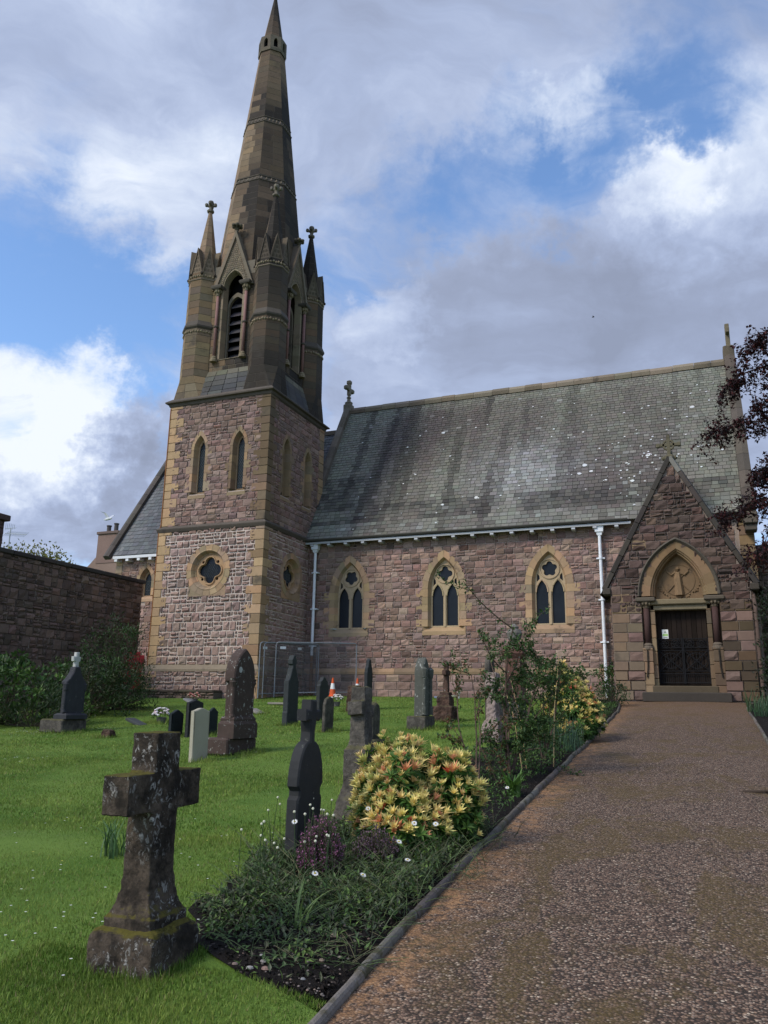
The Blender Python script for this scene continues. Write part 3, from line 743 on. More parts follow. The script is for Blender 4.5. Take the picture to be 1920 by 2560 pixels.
WF = 1.87
for k in range(4):
    f = face(k, WF); mb = MB()
    def bc(p): return mulc(ashc(p), .85)
    op = lambda u, v: in_arch(u, v, 0, 15.2, 18.5, .5, .72)
    masonry(mb, f, -1.05, 1.05, 14.6, 18.9, bc, op, 'ashlar', joint=.01, rough=.0, course=(.28, .36), length=(.4, .7))
    sheet(mb, f, -1.05, 1.05, 14.0, 19.5, [arch_open(0, 15.05, 18.5, .49, .7, 8)], (.14, .12, .09))
    # weathered slope between the turrets
    for i in range(5):
        t0, t1 = i/5, (i+1)/5
        def q(u, t): return f(u*lerp(1.35, 1.0, t), lerp(13.5, 14.75, t), lerp(.4, 0.02, t))
        m_ = 4
        for j in range(m_):
            a, b = -1+2*j/m_+.012, -1+2*(j+1)/m_-.012
            mb.quad(q(a, t0+.01), q(b, t0+.01), q(b, t1-.01)+f.n*.012, q(a, t1-.01)+f.n*.012, jit(mixc((.055, .055, .058), (.22, .2, .13), max(0, (i-2.6)*.3)+rnd.uniform(0, .12)), .15))
    mb.quad(f(-1.4, 13.4, .39), f(1.4, 13.4, .39), f(1.05, 14.76, -.02), f(-1.05, 14.76, -.02), (.05, .05, .05))
    mb.quad(f(-.5, 14.7, .03), f(.5, 14.7, .03), f(.48, 15.45, -.42), f(-.48, 15.45, -.42), jit((.25, .23, .15), .1))
    o = part(mb, 'belfry_wall', M_ash)
    # opening: moulded outer arch, inner lancet with louvres, black sheet painted for the unlit inside
    t = MB()
    surround(t, f, 0, 15.25, 18.5, .56, .8, .47, .68, .41, .6, .25, quoin=0, qh=.5, vous=4, sillh=.05, proud=.03, cf=lambda: jit((.2, .16, .105), .15))
    part(t, 'opening_arch', M_ash, o)
    t = MB(); t.prism(arch_open(0, 15.2, 17.7, .45, .62, 8), [arch_open(0, 15.3, 17.65, .36, .48, 6)], f, -.3, -.42, (.15, .125, .09))
    t.prism(foil(0, 18.45, .13, .12, 3, math.pi/2, 6), [foil(0, 18.45, .09, .085, 3, math.pi/2, 6)], f, -.32, -.4, (.1, .085, .06)) if False else None; part(t, 'inner_lancet', M_ash, o, fix=True)
    t = MB()
    for i in range(7):
        z = 15.38 + i*.385
        w_ = .36 if i < 6 else .3
        P = [f(-w_, z, -.36), f(w_, z, -.36), f(w_, z+.3, -.62), f(-w_, z+.3, -.62), f(-w_, z-.03, -.36), f(w_, z-.03, -.36)]
        t.add(P, ((0, 1, 2, 3), (4, 5, 1, 0), (4, 3, 2, 5)), jit((.055, .05, .055), .1))
    part(t, 'louvres', M_slate, o)
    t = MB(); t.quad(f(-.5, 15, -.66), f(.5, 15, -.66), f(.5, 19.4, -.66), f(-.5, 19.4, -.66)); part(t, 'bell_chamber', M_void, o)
    for s in (-1, 1):                                              # pink granite shafts with foliate capitals
        t = MB(); t.tube([f(s*.68, 15.35, .1), f(s*.68, 18.15, .1)], .062, (.22, .12, .105), 10); c_ = part(t, 'granite_shaft', M_granite, o, smooth=True)
        t = MB(); p = f(s*.68, 0, .1)
        t.lathe((p.x, p.y, 18.05), [(.07, 0), (.09, .03), (.075, .06), (.1, .16), (.17, .26), (.15, .28)], 8, (.17, .14, .09))
        for a in range(8): t.lathe((p.x+.13*math.cos(a*.785), p.y+.13*math.sin(a*.785), 18.17), [(.01, 0), (.045, .05), (.03, .1)], 5, jit((.2, .165, .1), .2))
        u_, n_ = f.u, f.n
        A = [(-.24, -.2), (.24, -.2), (.24, .2), (-.24, .2)]
        t.loft([[p + u_*(x*q) + n_*(y*q) + Vector((0, 0, z)) for x, y in A] for q, z in ((.85, 18.33), (1, 18.38), (1.05, 18.46), (.9, 18.5))], (.075, .065, .05), cap=True)
        part(t, 'capital', M_ash, c_)
        t = MB(); t.lathe((p.x, p.y, 15.12), [(.15, 0), (.15, .1), (.11, .15), (.12, .19), (.07, .25)], 10, (.2, .16, .1))
        part(t, 'shaft_base', M_ash, c_)
        t = MB(); t.lathe((p.x, p.y, 16.62), [(.062, 0), (.1, .03), (.1, .08), (.062, .1)], 10, (.09, .075, .06)); part(t, 'shaft_ring', M_ash, c_)
    # steep gablet over the opening
    g = MB(); a_, z0, za = .92, 18.45, 20.9
    tri_out = lambda u, v: abs(u) > a_*(za-v)/(za-z0)-.05 or in_arch(u, v, 0, 15, 18.5, .54, .78)
    masonry(g, Frame(f.o+f.n*.05, f.u, f.v, f.n), -a_, a_, z0, za-.1, lambda p: mixc(jit((.2, .155, .1), .2), (.05, .042, .034), stain(p, .5)), tri_out, 'ashlar', joint=.012, rough=.0, course=(.09, .1), length=(.09, .13))
    g.prism([(-a_, z0), (-.53, z0)] + [(x, 18.5+y) for x, y in arch(.53, .77, 6)] + [(.53, z0), (a_, z0), (0, za)], [], f, .05, -.25, (.13, .11, .08))
    for s in (-1, 1):
        P0, P1 = (s*(a_+.06), z0-.1), (0, za+.12)
        g.add([f(*P0, .13), f(*P1, .13), f(0, za-.2, .13), f(s*(a_-.1), z0-.1, .13), f(*P0, -.3), f(0, za+.12, -1.15), f(0, za-.2, -.3), f(s*(a_-.1), z0-.1, -.3)],
              ((0, 1, 2, 3), (0, 4, 5, 1), (3, 2, 6, 7), (0, 3, 7, 4)), jit((.15, .12, .085), .2))
        g.add([f(s*a_, z0, -.2), f(0, za+.1, -.2), f(0, za+.1, -1.3), f(s*a_, z0, -.9)], ((0, 1, 2, 3),), (.12, .1, .075))
    go = part(g, 'belfry_gablet', M_ash, fix=True)
    c = MB(); p = f(0, za, .05); fc = (.1, .085, .06)
    c.lathe((p.x, p.y, za), [(.07, 0), (.06, .12), (.1, .16), (.06, .2), (.08, .3), (.13, .38), (.08, .46), (.02, .5)], 8, fc)
    for i in range(6):
        a = i*1.047; q = p+Vector((math.cos(a)*.17, math.sin(a)*.17, .3)); c.lathe((q.x, q.y, za+.24), [(.02, 0), (.075, .04), (.09, .09), (.04, .14)], 6, jit(fc, .2)); c.tube([(p.x, p.y, za+.2), (q.x, q.y, za+.28)], .035, fc, 5)
    part(c, 'finial', M_ash, go)

def finial(mb, x, y, z, fc=(.15, .13, .1), h=.62):
    mb.lathe((x, y, z), [(.09, 0), (.15, .03), (.16, .1), (.1, .13), (.075, .18), (.075, .27), (.12, .34), (.11, .44), (.13, .5), (.1, .57), (.02, .62)], 8, fc)
    for i in range(4):
        a = i*math.pi/2+.4; q = (x+math.cos(a)*.19, y+math.sin(a)*.19)
        mb.tube([(x, y, z+.3), (q[0], q[1], z+.36)], .05, fc, 5); mb.lathe((q[0], q[1], z+.3), [(.02, 0), (.07, .03), (.085, .1), (.06, .16), (.01, .18)], 6, jit(fc, .2))

for sx in (-1, 1):
    for sy in (-1, 1):
        x, y = CX+sx*1.63, CY+sy*1.63; mb = MB(); ROT = math.pi/8
        O = lambda r, z: [(x+r*math.cos(ROT+i*math.pi/4), y+r*math.sin(ROT+i*math.pi/4), z) for i in range(8)]
        h = .66
        def sq(z, hh=h, q=.05):
            P = []
            for i in range(8):
                a = ROT+i*math.pi/4; c, s = math.cos(a), math.sin(a)
                P.append((x+math.copysign(hh if abs(c) > abs(s) else hh-q, c), y+math.copysign(hh if abs(s) > abs(c) else hh-q, s), z))
            return P
        secs = [(sq(13.5), O(.74, 14.5), 3), (O(.74, 14.5), O(.715, 16.62), 7), (O(.685, 16.95), O(.66, 18.85), 6), (O(.67, 18.85), O(.68, 19.2), 1)]
        for lo, hi, rows in secs:
            for i in range(8):
                j = (i+1) % 8
                qpatch(mb, lo[i], lo[j], hi[j], hi[i], rows, .5, ashc, .012, .008)
        mb.loft([O(r, z) for r, z in ((.715, 16.6), (.79, 16.68), (.8, 16.74), (.69, 16.98))], (.075, .063, .05))
        mb.loft([O(r, z) for r, z in ((.66, 18.83), (.70, 18.86), (.70, 18.9), (.665, 18.92))], (.15, .12, .085))
        for zb in (16.42, 18.96):                                  # carved leaf band
            for i in range(8):
                A, B = Vector(O(.735 if zb < 17 else .685, zb)[i]), Vector(O(.735 if zb < 17 else .685, zb)[(i+1) % 8])
                for q in range(5):
                    p = A.lerp(B, (q+.5)/5); mb.lathe((p.x, p.y, p.z+(.02 if q % 2 else -.01)), [(.01, 0), (.05, .035), (.05, .08), (.01, .12)], 5, jit((.2, .16, .1), .3))
        o = part(mb, 'corner_turret', M_ash)
        g = MB()
        for i in range(8):
            a = (i+.5)*math.pi/4 + ROT; n = Vector((math.cos(a), math.sin(a), 0)); u = Vector((-n.y, n.x, 0)); ap = .66*math.cos(math.pi/8)
            F = Frame(Vector((x, y, 0))+n*ap, u, (0, 0, 1), n); b = .275
            c = mixc(jit((.2, .155, .1), .15), (.045, .038, .03), stain(F(0, 19.6), .7))
            g.prism([(-b, 19.15), (b, 19.15), (0, 20.25)], [], F, .02, -.12, c)
            for s in (-1, 1):
                g.add([F(s*(b+.03), 19.08, .06), F(0, 20.36, .06), F(0, 20.2, .06), F(s*(b-.04), 19.08, .06), F(s*(b+.03), 19.08, -.12), F(0, 20.36, -.35)], ((0, 1, 2, 3), (0, 4, 5, 1), (0, 3, 4)), mulc(c, .8))
            for r in range(4):
                for q in range(3-r if r < 3 else 1):
                    uu = (q-(2-r if r < 3 else 0)/2)*.13; g.add([F(uu-.045, 19.25+r*.2, .021), F(uu+.045, 19.25+r*.2, .021), F(uu+.03, 19.36+r*.2, .045), F(uu-.03, 19.36+r*.2, .045)], ((0, 1, 2, 3),), mulc(c, .72))
            p = Vector((x, y, 19.05)) + Vector((math.cos(i*math.pi/4+ROT), math.sin(i*math.pi/4+ROT), 0))*.72
            g.lathe(p, [(.01, 0), (.055, .04), (.055, .1), (.01, .14)], 6, (.05, .04, .03))
        part(g, 'turret_gablets', M_ash, o)
        s_ = MB(); rows = 9
        lo, hi = O(.56, 19.2), O(.075, 22.42)
        for i in range(8): qpatch(s_, lo[i], lo[(i+1) % 8], hi[(i+1) % 8], hi[i], rows, .4, spirec, .012, .005)
        sp = part(s_, 'spirelet', M_spire, o)
        m2 = MB(); finial(m2, x, y, 22.42); part(m2, 'finial', M_ash, sp)

mb = MB(); O = lambda r, z: octf(CX, CY, r)(0) and [(a, b, z) for a, b in octf(CX, CY, r)(0)]
RS = lambda z: (1.62*1.0 + (21.7-z)*.1085)*1.045
zs = [19.4, 21.2, 23.75, 24.05, 27.0, 27.35, 31.35]
for z0, z1 in zip(zs, zs[1:]):
    lo, hi = O(RS(z0), z0), O(RS(z1), z1)
    if z1-z0 < .5:                                               # bands of carved arcading
        mb.loft([O(RS(z0), z0), O(RS(z0)+.035, z0+.02), O(RS(z0)+.03, z0+.06), O(RS(z0)-.005, z0+.07), O(RS(z1)-.005, z1-.07), O(RS(z1)+.03, z1-.06), O(RS(z1)+.03, z1-.02), O(RS(z1), z1)], (.085, .07, .055))
        for i in range(8):
            A, B, C, D = [Vector(p) for p in (lo[i], lo[(i+1) % 8], hi[(i+1) % 8], hi[i])]; n = (B-A).cross(D-A).normalized()
            for q in range(5):
                a, b = (q+.1)/5, (q+.9)/5; t0, t1 = .27, .75
                P = lambda u, t, d: A.lerp(B, u).lerp(D.lerp(C, u), t)+n*d
                mb.add([P(a, t0, .0), P(b, t0, .0), P((a+b)/2, t1, .02), P((a+b)/2, t0, .045)], ((0, 3, 2), (3, 1, 2), (0, 1, 3)), jit((.13, .105, .075), .2))
    else:
        for i in range(8): qpatch(mb, lo[i], lo[(i+1) % 8], hi[(i+1) % 8], hi[i], round((z1-z0)/.33), .55, spirec, .012, .005)
spire = part(mb, 'spire', M_spire)
mb = MB()
lo, hi = O(.5, 32.1), O(.012, 35.15)
for i in range(8): qpatch(mb, lo[i], lo[(i+1) % 8], hi[(i+1) % 8], hi[i], 8, .4, spirec, .01, .004)
for z0, z1, r0_, r1_ in ((31.3, 31.42, .66, .68), (32.08, 32.2, .62, .48)): mb.loft([O(r0_, z0), O(r1_, z1)], (.12, .1, .07))
for i in range(8):
    a = (i+.5)*math.pi/4+math.pi/8; n = Vector((math.cos(a), math.sin(a), 0)); F = Frame(Vector((CX, CY, 0))+n*.615, (-n.y, n.x, 0), (0, 0, 1), n)
    mb.prism([(-.26, 31.4), (.26, 31.4), (.24, 32.12), (-.24, 32.12)], [arch_open(0, 31.5, 31.8, .1, .2, 4)], F, 0, -.1, jit((.115, .094, .066), .25))
part(mb, 'spire_lantern', M_spire, spire, fix=True)
mb = MB(); mb.loft([O(.52, 31.35), O(.45, 32.1)]); part(mb, 'lantern_void', M_void, spire)  # black core paints the shade behind the lantern arches

# --- chancel beyond the tower
ZR2 = 14.15
s2 = Vector((0, YR-YE, ZR2-8.0)); L2 = s2.length; v2 = s2.normalized(); fC = Frame((0, YE, 8.0), (1, 0, 0), v2, Vector((0, -v2.z, v2.y)))
mb = MB(); slates(mb, fC, -24.75, XR, L2, lambda u, v: jit(mixc((.085, .09, .098), (.15, .155, .155), max(0, .4+N3(u*.5, v*.5, 3)+rnd.uniform(-.2, .2))), .15), ex=(.26, .2)); part(mb, 'chancel_roof', M_slate)
mb = MB(); mb.quad((-24.75, YR, ZR2), (-15, YR, ZR2), (-15, 2*YR-YE, 8), (-24.75, 2*YR-YE, 8), (.1, .1, .1)); mb.box((-24.8, YR-.14, ZR2-.1), (XR, YR+.14, ZR2+.1), (.14, .115, .09))
coping(mb, -25.0, -24.68, YE-.1, 7.85, YR, ZR2, .16, (.075, .065, .055), 11); part(mb, 'chancel_coping', M_ash)
mb = MB(); mb.box((-24.6, YE-.05, 7.84), (XL, YE+.02, 7.96), (.6, .61, .62))
u = -24.5
while u < XL: mb.box((u, YE-.04, 7.72), (u+.15, YN, 7.83), (.6, .61, .62)); u += .62
part(mb, 'chancel_fascia', M_paint)
mb = MB(); lcx = -22.96
co = lambda u, v: in_arch(u, v, lcx, 6.2, 6.85, .45, .72) or u < -24.3 or (abs(u-lcx) < .42 and 5.85 < v < 6.25)
masonry(mb, fN, -24.6, XL, 1.8, 7.95, brick, co, rough=.03); sheet(mb, fN, -24.6, XL, 1.5, 8.0, [arch_open(lcx, 6.0, 6.85, .45, .7, 6)])
mb.quad((-24.6, YN, 1.5), (-24.6, 2*YR-YN, 1.5), (-24.6, 2*YR-YN, 8), (-24.6, YN, 8), MORT)
mb.add([(-24.6, YN, 8), (-24.6, 2*YR-YN, 8), (-24.6, YR, ZR2)], ((0, 1, 2),), MORT)
part(mb, 'chancel_wall', M_rubble)
lancet(fN, lcx, 6.2, 6.85, .5, .78, .33, .58, .22, .45)
mb = MB(); z = 1.8
while z < 7.9: mb.cbox((-24.65, YN-.035, z+.006), (-24.65+rnd.choice((.35, .55)), YN+.3, z+.33), tanc(), .012); z += .34
part(mb, 'chancel_quoins', M_ash)

# --- porch
YP, PX, PA = 26.84, -.86, 9.62
fP = front(YP)
def rake(v): return 2.3*(PA-v)/(PA-5.45)
PLx, PRx = -2.93, 1.22
def p_out(u, v):
    if v > 5.3 and abs(u-PX) > rake(v)-.06: return True
    if in_arch(u, v, PX, 2, 5.2, 1.08, 1.72): return True
    if v < 4.75 and (u < -1.9 or u > .2): return True            # dressed blocks here
    return v < 5.2 and -2.02 < u < .32
def pbr(p): return mulc(brick(p), .48)  # porch stone darker for dirt, and in place of the tree's shade
mb = MB()
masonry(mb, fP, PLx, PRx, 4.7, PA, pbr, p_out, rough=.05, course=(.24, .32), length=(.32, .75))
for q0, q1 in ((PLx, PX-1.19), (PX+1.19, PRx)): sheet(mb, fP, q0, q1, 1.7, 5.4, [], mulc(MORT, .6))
loops = [[(PX-2.2, 5.4), (PX-1.0, 5.4)] + [(PX+x, 5.2+y) for x, y in arch(1.02, 1.66, 8) if y > .2] + [(PX+1.0, 5.4), (PX+2.2, 5.4), (PX, PA)]]
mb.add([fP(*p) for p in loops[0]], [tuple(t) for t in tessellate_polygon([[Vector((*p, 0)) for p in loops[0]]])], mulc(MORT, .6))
for x, sgn in ((PLx, -1), (PRx, 1)):
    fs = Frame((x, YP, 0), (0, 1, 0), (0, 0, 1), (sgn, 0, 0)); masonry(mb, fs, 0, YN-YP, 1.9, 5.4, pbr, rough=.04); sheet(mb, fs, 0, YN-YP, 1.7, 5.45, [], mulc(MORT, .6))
part(mb, 'porch_wall', M_rubble)
# dressed and rough blocks of the lower porch front
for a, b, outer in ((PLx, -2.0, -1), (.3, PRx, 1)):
    mb = MB()
    z = 1.95; k = 0
    while z < 4.7:
        h = .3 if not 2.85 < z < 3.1 else .2
        dark = 2.88 < z < 3.12
        m_ = lerp(a, b, rnd.uniform(.4, .6)); sh = .42 if outer > 0 else .9  # right-hand blocks darkened in colour for the overhanging tree's shade
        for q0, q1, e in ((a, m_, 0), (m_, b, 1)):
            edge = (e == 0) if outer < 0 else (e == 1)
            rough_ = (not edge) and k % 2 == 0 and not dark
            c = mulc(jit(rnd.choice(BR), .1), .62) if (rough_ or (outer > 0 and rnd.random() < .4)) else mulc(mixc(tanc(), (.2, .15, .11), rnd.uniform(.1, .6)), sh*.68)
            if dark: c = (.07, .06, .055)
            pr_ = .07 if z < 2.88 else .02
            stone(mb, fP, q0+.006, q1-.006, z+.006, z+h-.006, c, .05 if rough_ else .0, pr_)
        z += h; k += 1
    part(mb, 'porch_quoins', M_ash)
for q in ((-2.9, -2.35, 5.0, 5.3), (-2.2, -1.75, 6.75, 7.05)): mb = MB(); stone(mb, fP, *q, mulc(TAN2, .7), 0, .02); part(mb, 'kneeler_stone', M_ash)
mb = MB()                                                        # archway mouldings
def moulding(mb, fr, cx, spring, prof, n, colf):
    for i in range(2*n):
        P = []
        for hw, a, d in prof:
            L = arch(hw, a, n); P.append([fr(cx+L[i][0], spring+L[i][1], d), fr(cx+L[i+1][0], spring+L[i+1][1], d)])
        mb.loft(P, colf(i), closed=False)
moulding(mb, fP, PX, 5.2, [(1.24, 1.86, 0), (1.24, 1.86, .09), (1.2, 1.8, .13), (1.14, 1.74, .06), (1.13, 1.73, .035)], 12, lambda i: (.085, .072, .055))
vc = [mulc(jit(mixc(TAN, (.33, .21, .11), rnd.random()), .14), .54) for _ in range(12)]
moulding(mb, fP, PX, 5.2, [(1.13, 1.73, .035), (.86, 1.5, .035), (.82, 1.46, -.02), (.8, 1.44, -.02), (.77, 1.4, -.1), (.74, 1.37, -.1), (.7, 1.33, -.3), (.7, 1.33, -.4)], 12, lambda i: vc[i//2])
part(mb, 'porch_arch', M_ash)
mb = MB(); pc = (.17, .11, .06)
mb.prism([(PX-.74, 5.1), (PX-.74, 5.2)] + [(PX+x, 5.2+y) for x, y in arch(.74, 1.38, 10)] + [(PX+.74, 5.1)], [], fP, -.32, -.42, pc)
R_ = circ(PX, 5.73, .5, 32)
mb.loft([[fP(PX+(x-PX)*k, 5.73+(y-5.73)*k, d) for x, y in R_] for k, d in ((1.03, -.32), (1.02, -.305), (.98, -.305), (.97, -.32))], mulc(pc, .9))
for q in range(26):
    a = rad(rnd.uniform(185, 355)); r_ = rnd.uniform(.53, .62); mb.lathe(fP(PX+r_*math.cos(a)*1.1, max(5.16, 5.73+r_*math.sin(a)), -.31), [(.01, -.03), (.035, 0), (.01, .03)], 5, jit(pc, .25))
def relief(P, r, c): mb.tube([fP(PX+x, z, -.31) for x, z in P], r, c, 7)
for s in (-1, 1):
    relief([(s*.36, 6.1), (0, 5.72), (-s*.34, 5.35)], .022, mulc(pc, .85))               # saltire behind
    relief([(s*.06, 5.98), (s*.2, 5.9), (s*.33, 6.02)], [.06, .045, .03], mulc(pc, 1.05))      # arms
relief([(.02, 5.24), (.01, 5.5), (-.01, 5.78), (0, 5.98)], [.15, .13, .12, .09], mulc(pc, 1.25))
for q in range(5): relief([((q-2)*.05, 5.25), ((q-2)*.04, 5.5), ((q-2)*.03, 5.75)], [.04, .04, .03], jit(mulc(pc, 1.15), .08))
relief([(.0, 6.03), (0, 6.09), (0, 6.15)], [.035, .07, .03], mulc(pc, 1.1))
part(mb, 'carved_tympanum', M_ash, fix=True)
mb = MB()
mb.cbox((PX-.95, YP+.02, 4.92), (PX+.95, YP+.4, 5.1), (.19, .15, .09), .03); mb.cbox((PX-.8, YP+.12, 4.76), (PX+.8, YP+.5, 4.92), (.2, .165, .105), .02)
for s, sh in ((-1, 1), (1, .6)):  # right jamb stone darker, the tree's shade painted in
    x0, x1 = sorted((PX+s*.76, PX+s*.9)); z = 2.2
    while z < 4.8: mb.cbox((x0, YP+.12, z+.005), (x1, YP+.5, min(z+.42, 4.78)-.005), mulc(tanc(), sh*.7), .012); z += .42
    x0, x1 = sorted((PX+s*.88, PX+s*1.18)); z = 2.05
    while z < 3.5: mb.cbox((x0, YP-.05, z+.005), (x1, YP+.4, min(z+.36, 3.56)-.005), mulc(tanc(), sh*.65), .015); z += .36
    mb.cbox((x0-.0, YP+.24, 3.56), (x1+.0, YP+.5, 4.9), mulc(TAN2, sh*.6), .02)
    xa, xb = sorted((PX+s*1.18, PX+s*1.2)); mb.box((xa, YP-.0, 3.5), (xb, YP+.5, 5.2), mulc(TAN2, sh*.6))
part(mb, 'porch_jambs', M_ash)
for s in (-1, 1):
    x, y = PX+s*1.02, YP+.1
    t = MB(); t.tube([(x, y, 3.7), (x, y, 4.86)], .095, (.06, .032, .028), 14); c_ = part(t, 'granite_column', M_granite, smooth=True)
    t = MB(); t.lathe((x, y, 3.52), [(.17, 0), (.17, .06), (.14, .1), (.15, .14), (.1, .2)], 14, (.12, .095, .07)); part(t, 'column_base', M_ash, c_)
    t = MB(); t.lathe((x, y, 4.82), [(.1, 0), (.12, .03), (.1, .06), (.13, .12), (.2, .2)], 10, (.13, .1, .065))
    for a in range(9): t.lathe((x+.15*math.cos(a*.7), y+.15*math.sin(a*.7), 4.9), [(.01, 0), (.05, .04), (.05, .09), (.01, .12)], 5, jit((.15, .12, .08), .25))
    t.cbox((x-.3, y-.22, 5.02), (x+.3, y+.25, 5.16), (.1, .082, .06), .03); part(t, 'capital', M_ash, c_)
    t = MB(); t.tube([(x+s*.02, YP-.08, 3.5), (x+s*.03, YP-.09, 3.0), (x+s*.07, YP-.08, 2.65)], .022, (.03, .025, .02), 6); part(t, 'iron_handrail', M_iron)
# porch roof and coping
mb = MB()
for s in (-1, 1):
    a = Vector((s*2.42, 0, 5.3-9.85)); L = a.length; v = -a.normalized(); n = Vector((s*abs(v.z), 0, abs(v.x)))
    fr = Frame((PX+s*2.42, YP+.1, 5.3), (0, 1, 0), v, n); slates(mb, fr, 0, 3.4, L, lambda u, v_: jit((.13, .13, .13), .2), ex=(.25, .2))
part(mb, 'porch_roof', M_slate)
mb = MB()
for s in (-1, 1):
    for k in range(8):
        P = []
        for t in (k/8+.002, (k+1)/8-.002):
            x, z = PX+s*lerp(2.27, 0, t), lerp(5.47, PA+.14, t)
            d = Vector((s*2.27, 0, 5.47-PA-.14)).normalized(); nn = Vector((s*abs(d.z), 0, abs(d.x)))
            P.append([(x+nn.x*a, YP+y, z+nn.z*a) for a, y in ((-.07, -.09), (.06, -.11), (.12, .12), (.12, .34), (-.07, .34))])
        c = jit((.062, .053, .045), .25)
        if s > 0 and rnd.random() < .3: c = mixc(c, (.33, .32, .28), .5)
        mb.loft(P, c, cap=True)
    x = PX+s*2.2; mb.cbox((x-.13, YP-.1, 5.28), (x+.13, YP+.35, 5.5), (.06, .05, .04), .03)
part(mb, 'porch_coping', M_ash, fix=True)
mb = MB(); tc = (.12, .105, .065); y = YP+.1
mb.cbox((PX-.13, y-.14, 9.62), (PX+.13, y+.14, 9.86), tc, .04)
for s in (-1, 1): mb.lathe((PX+s*.17, y, 9.68), [(.01, 0), (.07, .04), (.08, .1), (.03, .15)], 6, tc)
mb.cbox((PX-.055, y-.055, 9.8), (PX+.055, y+.055, 10.5), tc, .015); mb.cbox((PX-.33, y-.05, 10.16), (PX+.33, y+.05, 10.27), tc, .015)
for dx, dz in ((-.33, 10.215), (.33, 10.215), (0, 10.5)): mb.cbox((PX+dx-.06, y-.06, dz-.08), (PX+dx+.06, y+.06, dz+.08), tc, .03)
cc = circ(PX, 10.215, .16, 20)
mb.loft([[(PX+(x-PX)*k, y+d, 10.215+(z-10.215)*k) for x, z in cc] for k, d in ((1.18, -.05), (1.18, .05), (.85, .05), (.85, -.05), (1.18, -.05))], tc)
part(mb, 'porch_cross', M_ash, fix=True)
# door, gates, step
mb = MB(); YD = YP+.42
mb.box((PX-.78, YD+.05, 2.4), (PX+.78, YD+.1, 4.78), (.02, .015, .012))
for i in range(10):
    x = PX-.745+i*.149; mb.cbox((x+.004, YD+.01, 2.42), (x+.145, YD+.06, 4.77), jit((.02, .014, .011), .3), .008)
part(mb, 'door', M_wood)
mb = MB(); ic = (.012, .012, .013); y = YD-.06
bar = lambda P, r=.011: mb.tube(P, r*1.35, ic, 5)
for x0 in (PX-.74, PX+.02):
    x1 = x0+.72
    for z in (2.5, 2.78, 2.86, 3.5, 3.58, 3.86): bar([(x0, y, z), (x1, y, z)], .013)
    for x in (x0, x1): bar([(x, y, 2.48), (x, y, 3.9)], .018)
    for i in range(13): bar([(x0+i*.06, y, 2.5), (x0+i*.06, y, 2.8)], .007)
    for i in range(2):
        cx = x0+.18+i*.36
        for r in (.14, .08): bar([(cx+r*math.cos(a*.5236), y, 3.72+r*math.sin(a*.5236)) for a in range(13)], .011)
        for a in range(6): bar([(cx, y, 3.72), (cx+.14*math.cos(a*1.047), y, 3.72+.14*math.sin(a*1.047))], .009)
        for s in (-1, 1): bar([(cx, y, 3.58), (cx+s*.06, y, 3.64), (cx+s*.14, y, 3.6)], .01)
    bar([(x0, y, 2.86), (x1, y, 3.5)], .014); bar([(x0, y, 3.5), (x1, y, 2.86)], .014)
    for s in (0, 1):
        bar([(x0+s*.72, y, 2.9+q*.07) if False else (x0+.36+(.3 if s else -.3)*math.cos(q*.4), y, 3.18+.24*math.sin(q*.4)) for q in range(17)], .01)
    for q in range(5): bar([(x0+.36+.05*q-.1, y, 2.9), (x0+.36+.1*q-.2, y, 3.44)], .008)
part(mb, 'iron_gates', M_iron)
mb = MB(); mb.cbox((PX-1.25, YP-.38, 1.9), (PX+1.3, YP+.5, 2.2), (.05, .042, .034), .03); mb.cbox((PX-.95, YP-.08, 2.1), (PX+.95, YP+.5, 2.4), (.085, .065, .04), .025)
part(mb, 'door_steps', M_ash)
p = MB(); p.tube([(1.3, YP-.1, 1.95), (1.3, YP-.1, 4.7), (1.28, YP+.1, 5.2)], .055, (.11, .075, .06), 10); part(p, 'brown_downpipe', M_dark)
# notice on the door
sg = MB(); x0, x1, z0, z1, y = PX-.6, PX-.41, 3.88, 4.17, YD-.01
sg.box((x0, y, z0), (x1, y+.006, z1), (.72, .74, .72))
sign = sg.build('notice_sheet', M_plain); tag(sign, 'small white paper safety notice fixed to the dark church door', 'notice')
t = MB(); t.add([(x0+.05, y-.004, 4.06), (x1-.05, y-.004, 4.06), ((x0+x1)/2, y-.004, 4.14)], ((0, 1, 2),), (.25, .3, .25)); t.build('warning_triangle', M_plain, sign)
t = MB(); t.quad((x0+.015, y-.004, 3.96), (x1-.015, y-.004, 3.96), (x1-.015, y-.004, 4.035), (x0+.015, y-.004, 4.035), (.35, .55, .2)); t.build('green_band', M_plain, sign)
t = MB(); t.quad((x0+.03, y-.004, 3.905), (x1-.03, y-.004, 3.905), (x1-.03, y-.004, 3.925), (x0+.03, y-.004, 3.925), (.12, .12, .12)); t.build('text_line', M_plain, sign)

